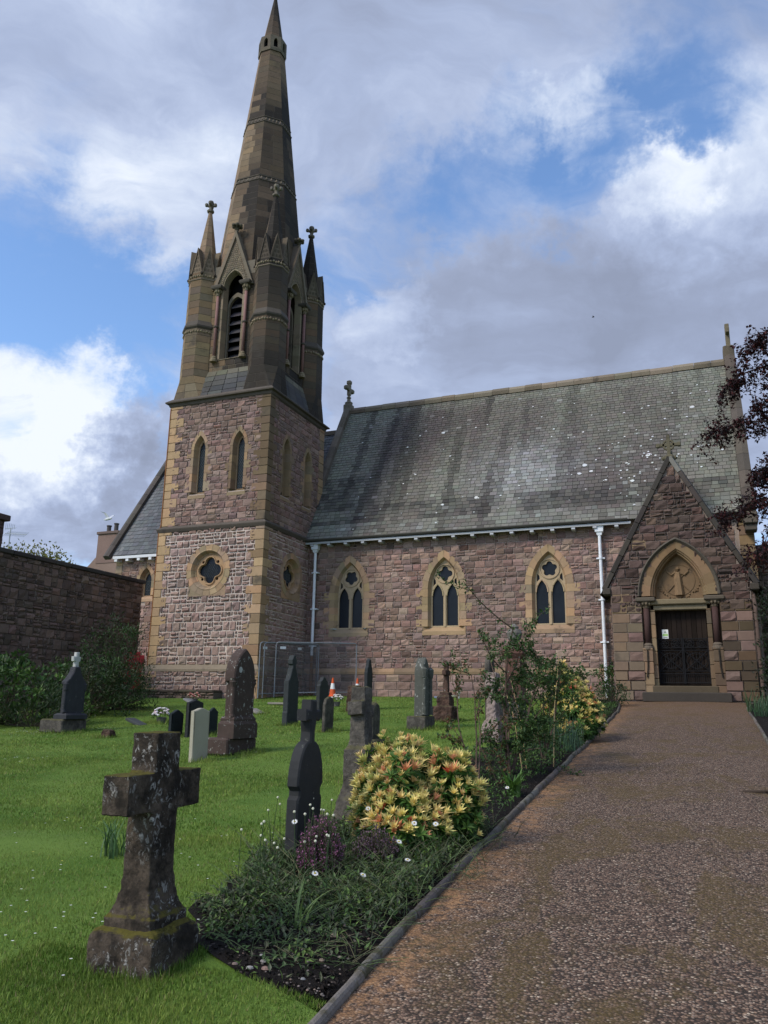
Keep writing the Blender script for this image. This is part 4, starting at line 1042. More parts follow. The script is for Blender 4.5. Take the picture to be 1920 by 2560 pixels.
# ---------------------------------------------------------------- ground, path, bed
def interp(t, xs, ys):
    if t <= xs[0]: return ys[0]
    for a, b, p, q in zip(xs, xs[1:], ys, ys[1:]):
        if t <= b: return lerp(p, q, (t-a)/(b-a))
    return ys[-1]
def pathL(y): return interp(y, (-8, 3.5, 5.5, 8.5, 11, 16.5, 22, 24.8, 26.6), (-1.68, -1.72, -1.85, -1.97, -2.03, -2.2, -2.4, -2.62, -2.9))
def pathR(y): return interp(y, (-8, 8, 15, 24, 25.4, 26.6), (1.25, .95, .77, .74, .9, 1.2))
def bedL(y): return interp(y, (3.74, 3.9, 4.3, 5.2, 6.5, 8, 12, 20, 25), (-1.75, -2.5, -2.85, -3.25, -3.35, -3.3, -3.45, -3.7, -3.5)) + .09*math.sin(y*5.1) + .05*math.sin(y*11.7)
def strip(name, x0f, x1f, ys, nx, zf, m, kind='structure'):
    vs, fs = [], []
    for y in ys:
        a, b = x0f(y), x1f(y)
        for i in range(nx+1):
            x = lerp(a, b, i/nx); vs.append((x, y, zf(x, y)))
    for j in range(len(ys)-1):
        for i in range(nx): fs.append((j*(nx+1)+i, j*(nx+1)+i+1, (j+1)*(nx+1)+i+1, (j+1)*(nx+1)+i))
    mb = MB(); mb.add(vs, fs); return tag(mb.build(name, m, smooth=True), kind=kind)
def ground_mat(name, build, rough=.95, spec=.2):
    m = bpy.data.materials.new(name); m.use_nodes = True; t = m.node_tree; t.nodes.clear(); n = NT(t)
    co = n.n('ShaderNodeTexCoord').outputs['Object']; c, h, dist = build(n, co)
    b = n.n('ShaderNodeBsdfPrincipled', i_Base_Color=c, i_Roughness=rough); b.inputs['Specular IOR Level'].default_value = spec
    bp = n.n('ShaderNodeBump', i_Strength=.8, i_Distance=dist, i_Height=h); t.links.new(bp.outputs[0], b.inputs['Normal'])
    t.links.new(b.outputs[0], n.n('ShaderNodeOutputMaterial').inputs[0]); return m
def b_lawn(n, co):
    c = n.mix(n.rng(n.noise(co, .8, 4), .35, .65), (.08, .15, .019), (.14, .215, .036))
    c = n.mix(n.rng(n.noise(co, 3.1, 4), .55, .75), c, (.13, .19, .04))
    c = n.mix(n.m('MULTIPLY', n.noise(co, 55, 3), .5), c, (.03, .075, .01))
    return c, n.noise(co, 70, 4), .02
def b_path(n, co):
    vo = n.n('ShaderNodeTexVoronoi', i_Vector=co, i_Scale=66., i_Randomness=1.)
    hs = n.n('ShaderNodeSeparateColor', i_0=vo.outputs['Color'])
    r = n.n('ShaderNodeValToRGB', i_0=hs.outputs[0]); e = r.color_ramp.elements
    e[0].position = 0; e[0].color = (.04, .026, .02, 1); e[1].position = 1; e[1].color = (.62, .56, .5, 1)
    for p, q in ((.25, (.11, .072, .056)), (.5, (.19, .13, .105)), (.72, (.26, .185, .152)), (.86, (.28, .245, .225)), (.94, (.36, .25, .19))): r.color_ramp.elements.new(p).color = q+(1,)
    c = r.outputs[0]
    c = n.mix(n.rng(vo.outputs['Distance'], .38, .72), c, (.035, .026, .02))
    sp = n.v('MULTIPLY', co, (1., .55, 1.))
    c = n.mix(n.m('MULTIPLY', n.rng(n.noise(sp, 1.5, 8, .74, .5), .47, .58), n.rng(n.noise(co, 30., 4), .35, .62, .25, .8)), c, (.1, .072, .022))
    c = n.mix(n.m('MULTIPLY', n.rng(n.noise(co, 2.7, 5, .6), .6, .72), .5), c, (.06, .042, .02))
    x = n.n('ShaderNodeSeparateXYZ', i_0=n.v('ADD', co, n.v('SCALE', n.v('SUBTRACT', n.noise(co, 2.5, 4, out=1), (.5, .5, .5)), sc=.7)))
    edge = n.rng(n.m('MULTIPLY_ADD', x.outputs[1], .035, x.outputs[0]), -1.55, -1.15, 1., 0.)     # washed gravel along the kerb
    g2 = n.mix(hs.outputs[1], (.2, .11, .055), (.42, .26, .15))
    c = n.mix(n.m('MULTIPLY', edge, n.rng(n.noise(co, 11., 6, .75), .42, .6, .0, .9)), c, g2)
    far = n.rng(x.outputs[1], 16., 26.)
    c = n.mix(n.m('MULTIPLY', far, .4), c, (.2, .13, .085))
    c = n.v('MULTIPLY', c, (.85, .76, .62))
    return c, n.m('SUBTRACT', 1., vo.outputs['Distance']), .009
def b_soil(n, co):
    c = n.mix(n.noise(co, 45, 5, .7), (.003, .0025, .002), (.022, .016, .012))
    vo = n.n('ShaderNodeTexVoronoi', i_Vector=co, i_Scale=34.); hs = n.n('ShaderNodeSeparateColor', i_0=vo.outputs['Color'])
    c = n.mix(n.m('MULTIPLY', n.rng(hs.outputs[0], .9, .93), n.rng(vo.outputs['Distance'], .45, .35)), c, (.1, .08, .07))
    return c, n.noise(co, 26, 6, .8), .09
M_lawn = ground_mat('mown_lawn', b_lawn); M_path = ground_mat('exposed_gravel', b_path, .8, .35); M_soil = ground_mat('garden_soil', b_soil)
def far_z(x, y): return gz(x, y)-.12
ys_far = [-60, -30, -10, 0, 10, 20, 26.8, 40, 80, 150, 300, 700, 1500]
strip('ground', lambda y: -900, lambda y: 900, ys_far, 24, far_z, M_lawn)
ys = [-6+i*.4 for i in range(87)]
def lz(x, y): return gz(x, y) + .018*N3(x*.8, y*.8, 0) - .006 + (.05*max(0, -14-x)*.12 if x < -14 else 0)
strip('lawn', lambda y: -23, lambda y: (bedL(y) if y > 3.74 else pathL(y)-.02) + .04, ys, 60, lz, M_lawn)
def rbed(y): return pathR(y) + (.75 if y > 12 else .04)
strip('side_lawn', rbed, lambda y: 16, ys, 12, lambda x, y: gz(x, y)-.004, M_lawn)
strip('soil', lambda y: bedL(y)-.06, lambda y: pathL(y)-.02, [3.72+i*.15 for i in range(155)], 10, lambda x, y: gz(x, y)+.012+.03*N3(x*3, y*3, 4)-(.03 if x > pathL(y)-.1 else 0), M_soil)
strip('soil', lambda y: pathR(y)+.03, lambda y: rbed(y)+.08, [12+i*.4 for i in range(37)], 4, lambda x, y: gz(x, y)+.01+.02*N3(x*3, y*3, 4), M_soil)
strip('path', lambda y: pathL(y)-.03, lambda y: pathR(y)+.03, [-6+i*.35 for i in range(96)], 14, lambda x, y: gz(x, y)-.035+.012*N3(x*.7, y*.5, 2)+.025*(1-((x+.6)/1.6)**2 if abs(x+.6) < 1.6 else 0), M_path)
def kerb(xf, name, y0=-6., sgn=1):
    mb = MB(); y = y0
    while y < 25.8:
        L = rnd.uniform(.85, 1.0); P = []; e = rnd.uniform(-.012, .012); c = jit((.115, .1, .085), .3)
        for k in range(7):
            yy = y+.006+(L-.012)*k/6; x = xf(yy)+e; z = gz(x, yy)
            P.append([(x+.029*math.cos(a)*(1+.3*N3(x*11, yy*11, 1)), yy, z-.012+.036*math.sin(a)*(1+.15*N3(x*9, yy*9, 5))) for a in [math.pi*1.15-i*math.pi*1.3/8 for i in range(9)]] + [(x+.03, yy, z-.12), (x-.03, yy, z-.12)])
        mb.loft(P, c, cap=True); y += L
    return tag(mb.build(name, M_grave_k, smooth=False), kind='structure')
M_grave_k = mat('kerb_stone', .9, 25, .4, .5, 60, .008, spots=[(22, .62, .7, (.3, .29, .27), .7), (6, .5, .66, (.06, .052, .022), .85)])
kerb(pathL, 'kerb'); kerb(lambda y: pathR(y), 'side_kerb', 12.2)

# ---------------------------------------------------------------- grass blades (numpy)
def npmesh(name, V, F, Cc, m, kind=None):
    me = bpy.data.meshes.new(name); k = F.shape[1]
    me.vertices.add(len(V)); me.vertices.foreach_set('co', V.astype(np.float32).ravel())
    me.loops.add(F.size); me.loops.foreach_set('vertex_index', F.astype(np.int32).ravel())
    me.polygons.add(len(F)); me.polygons.foreach_set('loop_start', (np.arange(len(F))*k).astype(np.int32))
    me.update(calc_edges=True)
    a = me.color_attributes.new('Col', 'FLOAT_COLOR', 'CORNER'); A = np.ones((len(F), k, 4), np.float32); A[:, :, :3] = Cc[:, None, :]; a.data.foreach_set('color', A.ravel())
    me.materials.append(m); o = bpy.data.objects.new(name, me); col.objects.link(o)
    return tag(o, kind=kind)
ng = np.random.default_rng(3)
GRAVES_XY = []
def grass():
    Vs, Fs, Cs, off = [], [], [], 0
    def batch(n, x0, x1, y0, y1, ln, wd, right=False):
        nonlocal off
        x = ng.uniform(x0, x1, n); y = ng.uniform(y0, y1, n)
        edge = np.array([(bedL(b) if b > 3.75 else pathL(b)-.05) for b in y]); k = (x > np.array([rbed(b) for b in y]) + ng.normal(0, .025, n)) if right else x < edge + ng.normal(0, .025, n); x, y = x[k], y[k]; n = len(x)
        z = .073*np.minimum(y, 26.8) - .01
        pat = np.array([mnoise.noise(Vector((a*1.1, b*1.1, 3))) + .6*mnoise.noise(Vector((a*4, b*4, 8))) for a, b in zip(x, y)])
        L = ng.uniform(ln*.5, ln*1.2, n)*(1+.35*pat); th = ng.uniform(0, 2*np.pi, n); W = ng.uniform(.6, 1.2, n)*wd
        lean = ng.uniform(.1, .75, n); ph = ng.uniform(0, 2*np.pi, n)
        P = np.stack([x, y, z], 1); d = np.stack([np.cos(th), np.sin(th), 0*th], 1)*W[:, None]/2
        tip = P + np.stack([np.cos(ph)*lean*L, np.sin(ph)*lean*L, L], 1)
        V = np.stack([P-d, P+d, tip], 1).reshape(-1, 3); F = np.arange(3*n).reshape(-1, 3)+off
        t = np.clip(.47+.7*pat+ng.normal(0, .2, n), 0, 1)[:, None]
        C = (1-t)*np.array([.085, .165, .021])+t*np.array([.235, .3, .06]); C *= ng.uniform(.65, 1.25, (n, 1))
        dry = ng.random(n) < .05; C[dry] = np.array([.3, .26, .11])*ng.uniform(.6, 1, (dry.sum(), 1))
        Vs.append(V); Fs.append(F); Cs.append(C); off += 3*n
    batch(30000, -3.6, -1.7, 2.6, 3.9, .03, .007); batch(105000, -9.5, -2.6, 3.3, 6.5, .03, .007)
    batch(110000, -15, -2.9, 6.5, 10.5, .03, .011); batch(70000, -17, -3.2, 10.5, 17, .03, .016); batch(52000, -20.5, -3.2, 17, 28.3, .04, .022)
    batch(60000, .9, 5, 1, 8, .03, .009, True); batch(40000, .9, 9, 8, 26, .035, .02, True)
    for gx, gy, r_, n_, ln, wd in TUFTS:
        for k in range(max(1, n_//200)): batch(min(n_, 200)*2, gx-r_, gx+r_, gy-r_, gy+r_, ln, wd)
    npmesh('grass', np.concatenate(Vs), np.concatenate(Fs), np.concatenate(Cs), M_blade, 'stuff')
TUFTS = [(-2.9, 3.85, .26, 900, .07, .006), (-3.05, 5.9, .25, 300, .08, .007), (-3.3, 7.1, .3, 300, .09, .008), (-7.26, 10.6, .25, 260, .08, .01), (-7.3, 11.6, .5, 700, .08, .011), (-9.8, 13.5, .26, 200, .08, .013), (-9.4, 13.8, .35, 350, .08, .013), (-8.8, 16.3, .3, 250, .09, .015), (-8.57, 17.4, .3, 220, .09, .015), (-7.33, 15.2, .25, 220, .09, .014), (-9.1, 20.3, .35, 220, .1, .018), (-5.65, 16.3, .4, 320, .09, .015), (-5.75, 18, .4, 280, .1, .016), (-12.7, 13.7, .55, 500, .09, .013), (-10.97, 12.9, .2, 160, .09, .013), (-5.35, 13, .32, 260, .09, .013), (-12, 15.9, .35, 250, .1, .014), (-11.3, 19, .3, 200, .1, .017)]
M_blade = mat('grass_blade', .6, 3, .15, 0, trans=.3, spec=.25)
grass()

# ---------------------------------------------------------------- plants
def leaf(mb, p, d, n, L, W, c, droop=0.):
    """one folded leaf from p along d, facing n"""
    d = Vector(d).normalized(); s = d.cross(Vector(n)); s = s.normalized() if s.length > 1e-4 else Vector((1, 0, 0)); nn = s.cross(d)
    m = Vector(p)+d*L*.45 - nn*W*.12; t = Vector(p)+d*L - nn*(droop*L)
    mb.add((p, m+s*W/2+nn*W*.22, t, m-s*W/2+nn*W*.22, m), ((0, 1, 4), (1, 2, 4), (0, 4, 3), (4, 2, 3)), c)
def rv():
    while True:
        v = Vector((rnd.uniform(-1, 1), rnd.uniform(-1, 1), rnd.uniform(-1, 1)))
        if .05 < v.length < 1: return v.normalized()
def whorl(mb, p, ax, L, W, n, colf, spread=(.35, .95)):
    ax = ax.normalized(); a = ax.orthogonal().normalized(); b = ax.cross(a); o = rnd.uniform(0, 6.3)
    for i in range(n):
        t = o+i*2.4; s = lerp(spread[0], spread[1], (i+1)/n)*rnd.uniform(.85, 1.15)
        d = ax*math.cos(s)+(a*math.cos(t)+b*math.sin(t))*math.sin(s)
        leaf(mb, p, d, ax, L*rnd.uniform(.75, 1.1)*lerp(.75, 1, i/n), W, colf(), .12)

YEL, PEA, REDL, GRN = (.88, .74, .29), (.86, .52, .28), (.65, .085, .06), (.06, .14, .02)
def pieris(x, y, lobes, label, nw, seed, scale=1., yel=.62):
    rnd.seed(seed); z = gz(x, y); root = empty('variegated_shrub', (x, y, z), label, 'shrub')
    gm, ym, st = MB(), MB(), MB()
    for lx, ly, rx, ry, h, k in lobes:
        for i in range(int(nw*k)):
            u = rnd.random(); ph = rnd.uniform(0, 6.283); ct = 1-u*1.12; sn_ = math.sqrt(max(0, 1-ct*ct)); rr = rnd.uniform(.8, 1.07)*(1+.13*math.sin(3*ph+lx*9)+.07*math.sin(7*ph+ct*5))
            dirv = Vector((sn_*math.cos(ph), sn_*math.sin(ph), max(ct, -.1)))
            p = Vector((lx+dirv.x*rx*rr, ly+dirv.y*ry*rr, h*(.32+.68*max(0, dirv.z)*rr) + (0 if dirv.z > 0 else -h*.2*rnd.random())))
            ax = (Vector((dirv.x, dirv.y, dirv.z*.6+.75))+rv()*.2)
            hgt = p.z/h
            if rnd.random() < yel*min(1, .4+hgt*1.1):
                c0 = mixc(YEL, PEA, max(0, rnd.gauss(0, .25))); q = rnd.random()
                if q < .03: c0 = REDL
                elif q < .11: c0 = mixc(PEA, REDL, .45)
                if rnd.random() < .15: c0 = mixc(c0, (.3, .36, .06), .6)
                whorl(ym, p, ax, .097*scale*rnd.uniform(.45, 1.2), .022*scale, 13, lambda: jit(mixc(c0, (.35, .36, .07), rnd.uniform(0, .35)), .18, .07), (.1, .68))
                whorl(gm, p-ax.normalized()*.035*scale, ax, .1*scale, .026*scale, 7, lambda: jit(GRN, .35), (.9, 1.5))
            else:
                whorl(gm, p*1., ax, .1*scale, .027*scale, 9, lambda: jit(mixc(GRN, (.13, .2, .03), rnd.random()*.6), .3), (.5, 1.35))
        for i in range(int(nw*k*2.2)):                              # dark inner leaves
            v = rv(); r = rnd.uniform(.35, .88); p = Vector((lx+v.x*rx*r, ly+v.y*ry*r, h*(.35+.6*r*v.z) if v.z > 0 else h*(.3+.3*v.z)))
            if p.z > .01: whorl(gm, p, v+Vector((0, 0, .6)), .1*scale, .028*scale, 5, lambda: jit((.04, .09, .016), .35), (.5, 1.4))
        for i in range(14):
            v = rv(); st.tube([(lx*.6, ly*.6, 0), (lx+v.x*rx*.4, ly+v.y*ry*.4, h*.4), (lx+v.x*rx*.8, ly+v.y*ry*.8, h*(.55+.3*abs(v.z)))], [.012, .008, .004], (.1, .07, .045), 5)
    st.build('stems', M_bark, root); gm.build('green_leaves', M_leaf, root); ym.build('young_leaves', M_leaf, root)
pieris(-2.39, 6.74, [(-.16, 0, .37, .46, .8, 1), (.26, .12, .22, .3, .74, .42), (-.05, -.28, .38, .3, .45, .45)], 'round yellow and green leaved shrub with red tips beside the leaning cross', 560, 21, 1., .95)
pieris(-2.42, 15.3, [(-.1, 0, .42, .5, 1.15, 1), (.18, -.2, .3, .45, .8, .7), (-.2, .1, .25, .3, 1.3, .3)], 'yellow leaved shrub near the church porch at the far end of the bed', 360, 22, 1.15, .95)

def bush(x, y, rx, ry, h, n, cols, label, name='shrub', L=.07, W=.035, cat='shrub', seed=1, up=.3, conical=0., group=None, hollow=.5, z0=None):
    """free-growing shrub: stems plus leaves gathered in clumps through the crown"""
    rnd.seed(seed); z = gz(x, y) if z0 is None else z0; root = empty(name, (x, y, z), label, cat, group); lm, st = MB(), MB(); cl = []
    nc = max(8, n//28)
    for i in range(nc):
        while True:
            v = Vector((rnd.uniform(-1, 1), rnd.uniform(-1, 1), rnd.uniform(0, 1)))
            t = v.z; rr = math.sqrt(v.x**2+v.y**2); lim = (1-t*conical)*math.sqrt(max(0, 1-max(0, t-.35)**2/.43))*(1+.22*math.sin(4*math.atan2(v.y, v.x)+t*7))
            if rr < lim and (rr > lim*hollow or t > .75 or rnd.random() < .25): break
        cl.append(Vector((v.x*rx, v.y*ry, v.z*h)))
    for k, c in enumerate(cl):
        if k % 3 == 0: st.tube([(c.x*.15, c.y*.15, 0), (c.x*.6, c.y*.6, c.z*.55), c], [.02*h**.5, .012*h**.5, .004], (.07, .055, .04), 5)
        base = rnd.choice(cols); s = .16*max(rx, h)**.5
        for j in range(28):
            o = rv()*s*rnd.random()**.6; p = c+Vector((o.x, o.y, o.z*.8)); p.z = max(.02, p.z)
            d = (o.normalized()*.8+rv()*.6+Vector((0, 0, up))); leaf(lm, p, d, rv()*.6+Vector((0, 0, 1)), L*rnd.uniform(.6, 1.2), W*rnd.uniform(.7, 1.2), jit(base, .3, .1), .15)
    st.build('stems', M_bark, root); lm.build('foliage', M_leaf, root); return root
DG, MG, LG = (.022, .045, .014), (.04, .085, .018), (.075, .14, .03)
bush(-15.6, 14.6, 1.7, 1.3, 1.6, 2600, [MG, LG, MG], 'bright leafy shrub against the boundary wall at the left edge', seed=31, L=.13, W=.09, hollow=.7)
bush(-14.4, 14.4, 1.25, .8, .95, 1700, [DG, (.03, .05, .018), (.055, .06, .025)], 'low dark spiky shrub in front of the bright leafy one', seed=32, L=.16, W=.025, up=.8)
bush(-16.2, 19.0, 1.5, 1.3, 2.75, 7500, [DG, MG, (.03, .06, .016)], 'tall dark bushy evergreen by the tower corner', seed=33, L=.12, W=.03, conical=.55, name='evergreen_shrub')
bush(-15.6, 17.2, 1.5, .9, 1.6, 4200, [DG, (.045, .06, .02), MG], 'wide dark green bush between the black monument and the evergreen', seed=34, L=.12, W=.045)
bush(-14.0, 15.2, .5, .4, .75, 500, [LG, (.13, .2, .04)], 'small light green shrub behind the black monument', seed=35, L=.1, W=.07)
bush(-18.9, 22.1, .8, .6, 1.0, 1800, [DG, (.07, .045, .02), MG], 'reddish green bush in front of the red board', seed=36, L=.1, W=.04)
bush(-1.98+.0-.75, 24.4, .45, .6, .8, 900, [DG, MG], 'small dark green shrub at the foot of the white downpipe', seed=37, L=.09, W=.03)
bush(-3.2, 27.7, .5, .35, 1.5, 700, [MG, (.05, .1, .025)], 'green climber on the nave wall beside the downpipe', seed=38, L=.1, W=.06)
bush(2.0, 25.7, .8, .9, 3.6, 2600, [DG, (.012, .02, .008)], 'dark tall shrub right of the porch', seed=39, L=.13, W=.06)

def stems_shrub(x, y, label, stems, leafc, seed, nl=26, L=.055, W=.032, name='rose_bush'):
    rnd.seed(seed); z = gz(x, y); root = empty(name, (x, y, z), label, 'rose bush'); st, lm = MB(), MB()
    def twig(p0, d, L_, r, lv):
        P = [Vector(p0)]; d = Vector(d).normalized()
        for i in range(5): d = (d+rv()*.17+Vector((0, 0, .05))).normalized(); P.append(P[-1]+d*L_/5)
        st.tube(P, [r*(1-.13*i) for i in range(6)], jit((.085, .06, .04) if lv else (.11, .075, .055), .2), 5)
        for i in range(1, 6):
            if lv < 2 and rnd.random() < (.85 if lv == 0 else .55): twig(P[i], d*.5+rv(), L_*rnd.uniform(.3, .55), r*.5, lv+1)
            if lv > 0 or i > 2:
                for q in range(int(nl/6)):
                    p = P[i]+rv()*.035; leaf(lm, p, rv()+Vector((0, 0, .2)), rv()*.5+Vector((0, 0, 1)), L*rnd.uniform(.6, 1.2), W*rnd.uniform(.7, 1.2), jit(rnd.choice(leafc), .3), .2)
    for dx, dy, h, r in stems: twig((dx*.1, dy*.1, 0), (dx, dy, 1.), h, r, 0)
    st.build('stems', M_bark, root); lm.build('foliage', M_leaf, root); return root
stems_shrub(-2.55, 10.7, 'tall straggly rose bush with a bare woody base in the middle of the bed', [(-.08, .1, 1.9, .022), (.12, .1, 1.45, .02), (.1, -.15, 1.3, .018), (-.2, .2, 1.35, .016), (.2, .25, 1.2, .016), (.02, .0, 1.55, .016)], [(.04, .085, .022), (.055, .11, .03), (.075, .125, .03)], 41, 54)
stems_shrub(-2.72, 9.75, 'thin rose bush with sparse leaves and one pale bloom', [(-.3, .1, 1.15, .013), (-.12, .05, 1.3, .013), (.1, .15, 1.0, .013)], [(.05, .1, .025), (.13, .07, .03)], 42, 34)
stems_shrub(-2.4, 12.2, 'dense rose bush in front of the far yellow shrub', [(-.2, .1, 1.3, .016), (.1, .1, 1.4, .016), (.2, -.1, 1.1, .014), (0, .2, 1.35, .014)], [(.035, .07, .018), (.07, .12, .03)], 43, 46)
rnd.seed(5)
p = MB(); q = Vector((-3.02, 9.8, gz(-3, 9.8)+1.02))
for k in range(9): a = k*.7; leaf(p, q, (math.cos(a), math.sin(a), .7), (0, 0, 1), .045, .05, (.7, .7, .5))
tag(p.build('rose_bloom', M_petal), 'pale cream rose bloom on the thin rose bush', 'rose')

def tuft(x, y, n, L, W, label, cols, name='strap_leaf_clump', spread=.5, seed=1, cat='plant', r=.08, group=None):
    rnd.seed(seed); root_z = gz(x, y); mb = MB()
    for i in range(n):
        a = rnd.uniform(0, 6.283); l = L*rnd.uniform(.6, 1.15); s = spread*rnd.uniform(.2, 1.1); w = W*rnd.uniform(.7, 1.2); b = Vector((x+rnd.uniform(-r, r), y+rnd.uniform(-r, r), root_z))
        h = Vector((math.cos(a), math.sin(a), 0)); sd_ = Vector((-h.y, h.x, 0)); P = []
        for k in range(6):
            t = k/5; P.append((b+h*(l*s*t*t*1.1)+Vector((0, 0, l*(t-.42*s*t*t))), w*(1-.85*t**2.2)/2))
        o = [p+sd_*ww for p, ww in P]+[p-sd_*ww for p, ww in P]
        mb.add(o, [(k, k+1, 7+k, 6+k) for k in range(5)], jit(rnd.choice(cols), .25))
    return tag(mb.build(name, M_leaf), label, cat, group)
tuft(-4.55, 5.55, 34, .34, .014, 'clump of long green strap leaves in the lawn behind the mossy cross', [(.05, .11, .03), (.07, .13, .05)], seed=51, spread=.7)
tuft(-2.42, 13.4, 90, .6, .016, 'stand of blue green daffodil leaves at the rose bush foot', [(.04, .085, .045), (.05, .1, .05)], seed=52, r=.35, spread=.45)
tuft(-2.35, 14.2, 50, .5, .016, 'narrow upright leaves in front of the far yellow shrub', [(.045, .09, .04)], seed=53, r=.25)
tuft(1.05, 22.6, 90, .6, .025, 'clump of daffodil leaves at the right edge by the porch', [(.04, .075, .03), (.06, .1, .04)], seed=54, r=.35)
tuft(1.05, 20.9, 60, .5, .022, 'low strap leaves edging the path on the right', [(.035, .08, .035)], seed=55, r=.25)
tuft(-2.35, 4.55, 11, .36, .012, 'arching yellow green grass tuft on the bare soil', [(.16, .22, .06)], seed=56, spread=1.3, r=.03)
tuft(-2.15, 9.2, 26, .3, .05, 'fresh light green broad leaved perennial behind the yellow shrub', [(.09, .19, .03), (.07, .15, .03)], seed=57, spread=.8, r=.06)
tuft(-2.1, 5.15, 30, .42, .008, 'fallen thin grass stems beside the kerb', [(.13, .17, .06), (.09, .13, .04)], seed=58, spread=1.6, r=.12)
tuft(-8.85, 21.2, 40, .35, .012, 'dry straw coloured grass clump by the nave wall', [(.3, .25, .12)], seed=59, r=.1)
for k, (x, y, h, lx) in enumerate(((-2.15, 11.6, 1.55, .12), (-2.5, 11.2, 1.35, -.32), (-2.45, 11.25, 1.25, -.22))):
    p = MB(); z = gz(x, y); p.tube([(x, y, z), (x+lx*.3, y, z+h*.5), (x+lx, y+.05, z+h)], [.007, .006, .003], (.42, .31, .16), 5)
    tag(p.build('dry_stalk', M_bark), ('tall straight dry straw stalk rising in front of the third window', 'dry stalk bent to the left above the rose bush', 'shorter dry stalk leaning left among the rose stems')[k], 'stalk')

# low ground cover and weeds in the bed
rnd.seed(9); mb = MB()
for i in range(12500):
    y = rnd.uniform(3.85, 24.5) if rnd.random() < .5 else rnd.uniform(3.85, 7.5); a, b = bedL(y), pathL(y)
    x = rnd.uniform(a, b-.06)
    if y < 5.2 and rnd.random() > max(.06, (y-3.9)*.75 - (x+2.6)*.35): continue
    if N3(x*1.3, y*1.3, 3) < -.25: continue
    z = gz(x, y)+rnd.uniform(.01, .13)*(1. if y < 7 else .8)*min(1, .35+max(0, y-4.2)*.5)
    c = jit(rnd.choice([(.045, .085, .025), (.065, .115, .03), (.11, .18, .04), (.065, .085, .045), (.09, .1, .05)] if y < 8.2 else [(.05, .1, .025), (.08, .16, .03), (.04, .075, .02)]), .35)
    for q in range(3): leaf(mb, (x+rnd.uniform(-.04, .04), y+rnd.uniform(-.04, .04), z), rv()+Vector((0, 0, .35)), (0, 0, 1), rnd.uniform(.025, .06), rnd.uniform(.01, .026), c, .2)
tag(mb.build('ground_cover', M_leaf), kind='stuff')
mb = MB()
for i in range(2100):                                             # thin wiry stems through the near bed
    y = rnd.uniform(4.1, 7.6); x = rnd.uniform(bedL(y)+.02, pathL(y)-.02 + (.25 if 5.8 < y < 7.4 and rnd.random() < .3 else 0)); z = gz(x, y)
    if y < 4.9 and rnd.random() < .5: continue
    h = rnd.uniform(.06, .3)*min(1, .4+max(0, y-4.5)*.45)*(1 if y < 6 else .7); d = rv()*.12
    mb.tube([(x, y, z), (x+d.x, y+d.y, z+h*.6), (x+d.x*2.3, y+d.y*2.3, z+h)], [.0025, .002, .001], jit(rnd.choice([(.1, .15, .06), (.15, .14, .075), (.07, .1, .04), (.12, .17, .06)]), .3), 3, cap=False)
tag(mb.build('wiry_stems', M_leaf), kind='stuff')

def heather(x, y, r, h, n, c0, label, seed):
    rnd.seed(seed); z = gz(x, y); root = empty('heather', (x, y, z), label, 'heather'); f, g = MB(), MB()
    for i in range(n):
        a = rnd.uniform(0, 6.283); q = r*math.sqrt(rnd.random()); b = Vector((q*math.cos(a)*.5, q*math.sin(a)*.5, 0)); t = Vector((q*math.cos(a), q*math.sin(a), h*(1-.55*(q/r)**2)*rnd.uniform(.7, 1.1)))
        g.tube([b, b.lerp(t, .6)+rv()*.01, t], [.003, .0025, .002], (.06, .06, .03), 3, cap=False)
        for k in range(16):
            s = rnd.uniform(.3, 1.02); p = b.lerp(t, s)+rv()*.008
            if rnd.random() < .62 and s > .45: leaf(f, p, rv()+Vector((0, 0, .5)), rv(), .016, .011, jit(c0, .4))
            else: leaf(g, p, rv()+Vector((0, 0, .4)), rv(), .018, .005, jit((.04, .06, .025), .4))
    g.build('stems', M_leaf, root); f.build('flowers', M_petal, root)
heather(-2.7, 5.52, .18, .44, 380, (.26, .1, .18), 'purple flowering heather in front of the dark slate headstone', 61)
heather(-2.45, 5.95, .19, .3, 260, (.2, .12, .16), 'duller mauve heather under the near yellow shrub', 62)

def daisy(x, y, h, open_, lab, seed, r=.02):
    rnd.seed(seed); z = gz(x, y); root = empty('daisy', (x, y, z), lab, 'daisy', 'white daisies in the near bed' ); st, fl = MB(), MB()
    lx, ly = rnd.uniform(-.05, .05), rnd.uniform(-.05, .05); t = Vector((lx, ly, h))
    st.tube([(0, 0, 0), (lx*.4, ly*.4, h*.6), t], [.003, .0025, .002], (.05, .085, .03), 4)
    st.build('stem', M_leaf, root)
    if open_:
        up_ = Vector((rnd.uniform(.0, .5), -rnd.uniform(.3, .9), 1)).normalized(); a = up_.orthogonal().normalized(); b = up_.cross(a)
        for k in range(15):
            an = k*2*math.pi/15; leaf(fl, t, a*math.cos(an)+b*math.sin(an)+up_*.12, up_, r*rnd.uniform(.9, 1.1), r*.42, (.8, .8, .78))
        fl.build('petals', M_petal, root)
        d = MB(); d.lathe(t, [(.002, .0), (r*.33, .002), (r*.25, .007), (.001, .009)], 7, (.6, .45, .05)); d.build('yellow_disc', M_petal, root)
    else:
        fl.lathe(t, [(.003, -.004), (.0085, 0), (.0095, .007), (.005, .013)], 7, (.66, .66, .5)); fl.build('bud', M_petal, root)
OPEN = ['open white daisy lowest over the bare soil by the grass tuft', 'open white daisy on a tall stem in front of the black headstone', 'open white daisy facing the kerb beside the purple heather', 'small open daisy drooping near the kerb', 'open white daisy between the mauve heather and the kerb', 'open white daisy just below the yellow shrub, above the heather', 'open white daisy against the purple heather top', 'open white daisy at the lower corner of the yellow shrub by the kerb', 'open white daisy beside the broad leaved perennial', 'highest open daisy, in front of the yellow shrub', 'open white daisy over the mauve heather', 'low open white daisy under the heather at the soil edge']
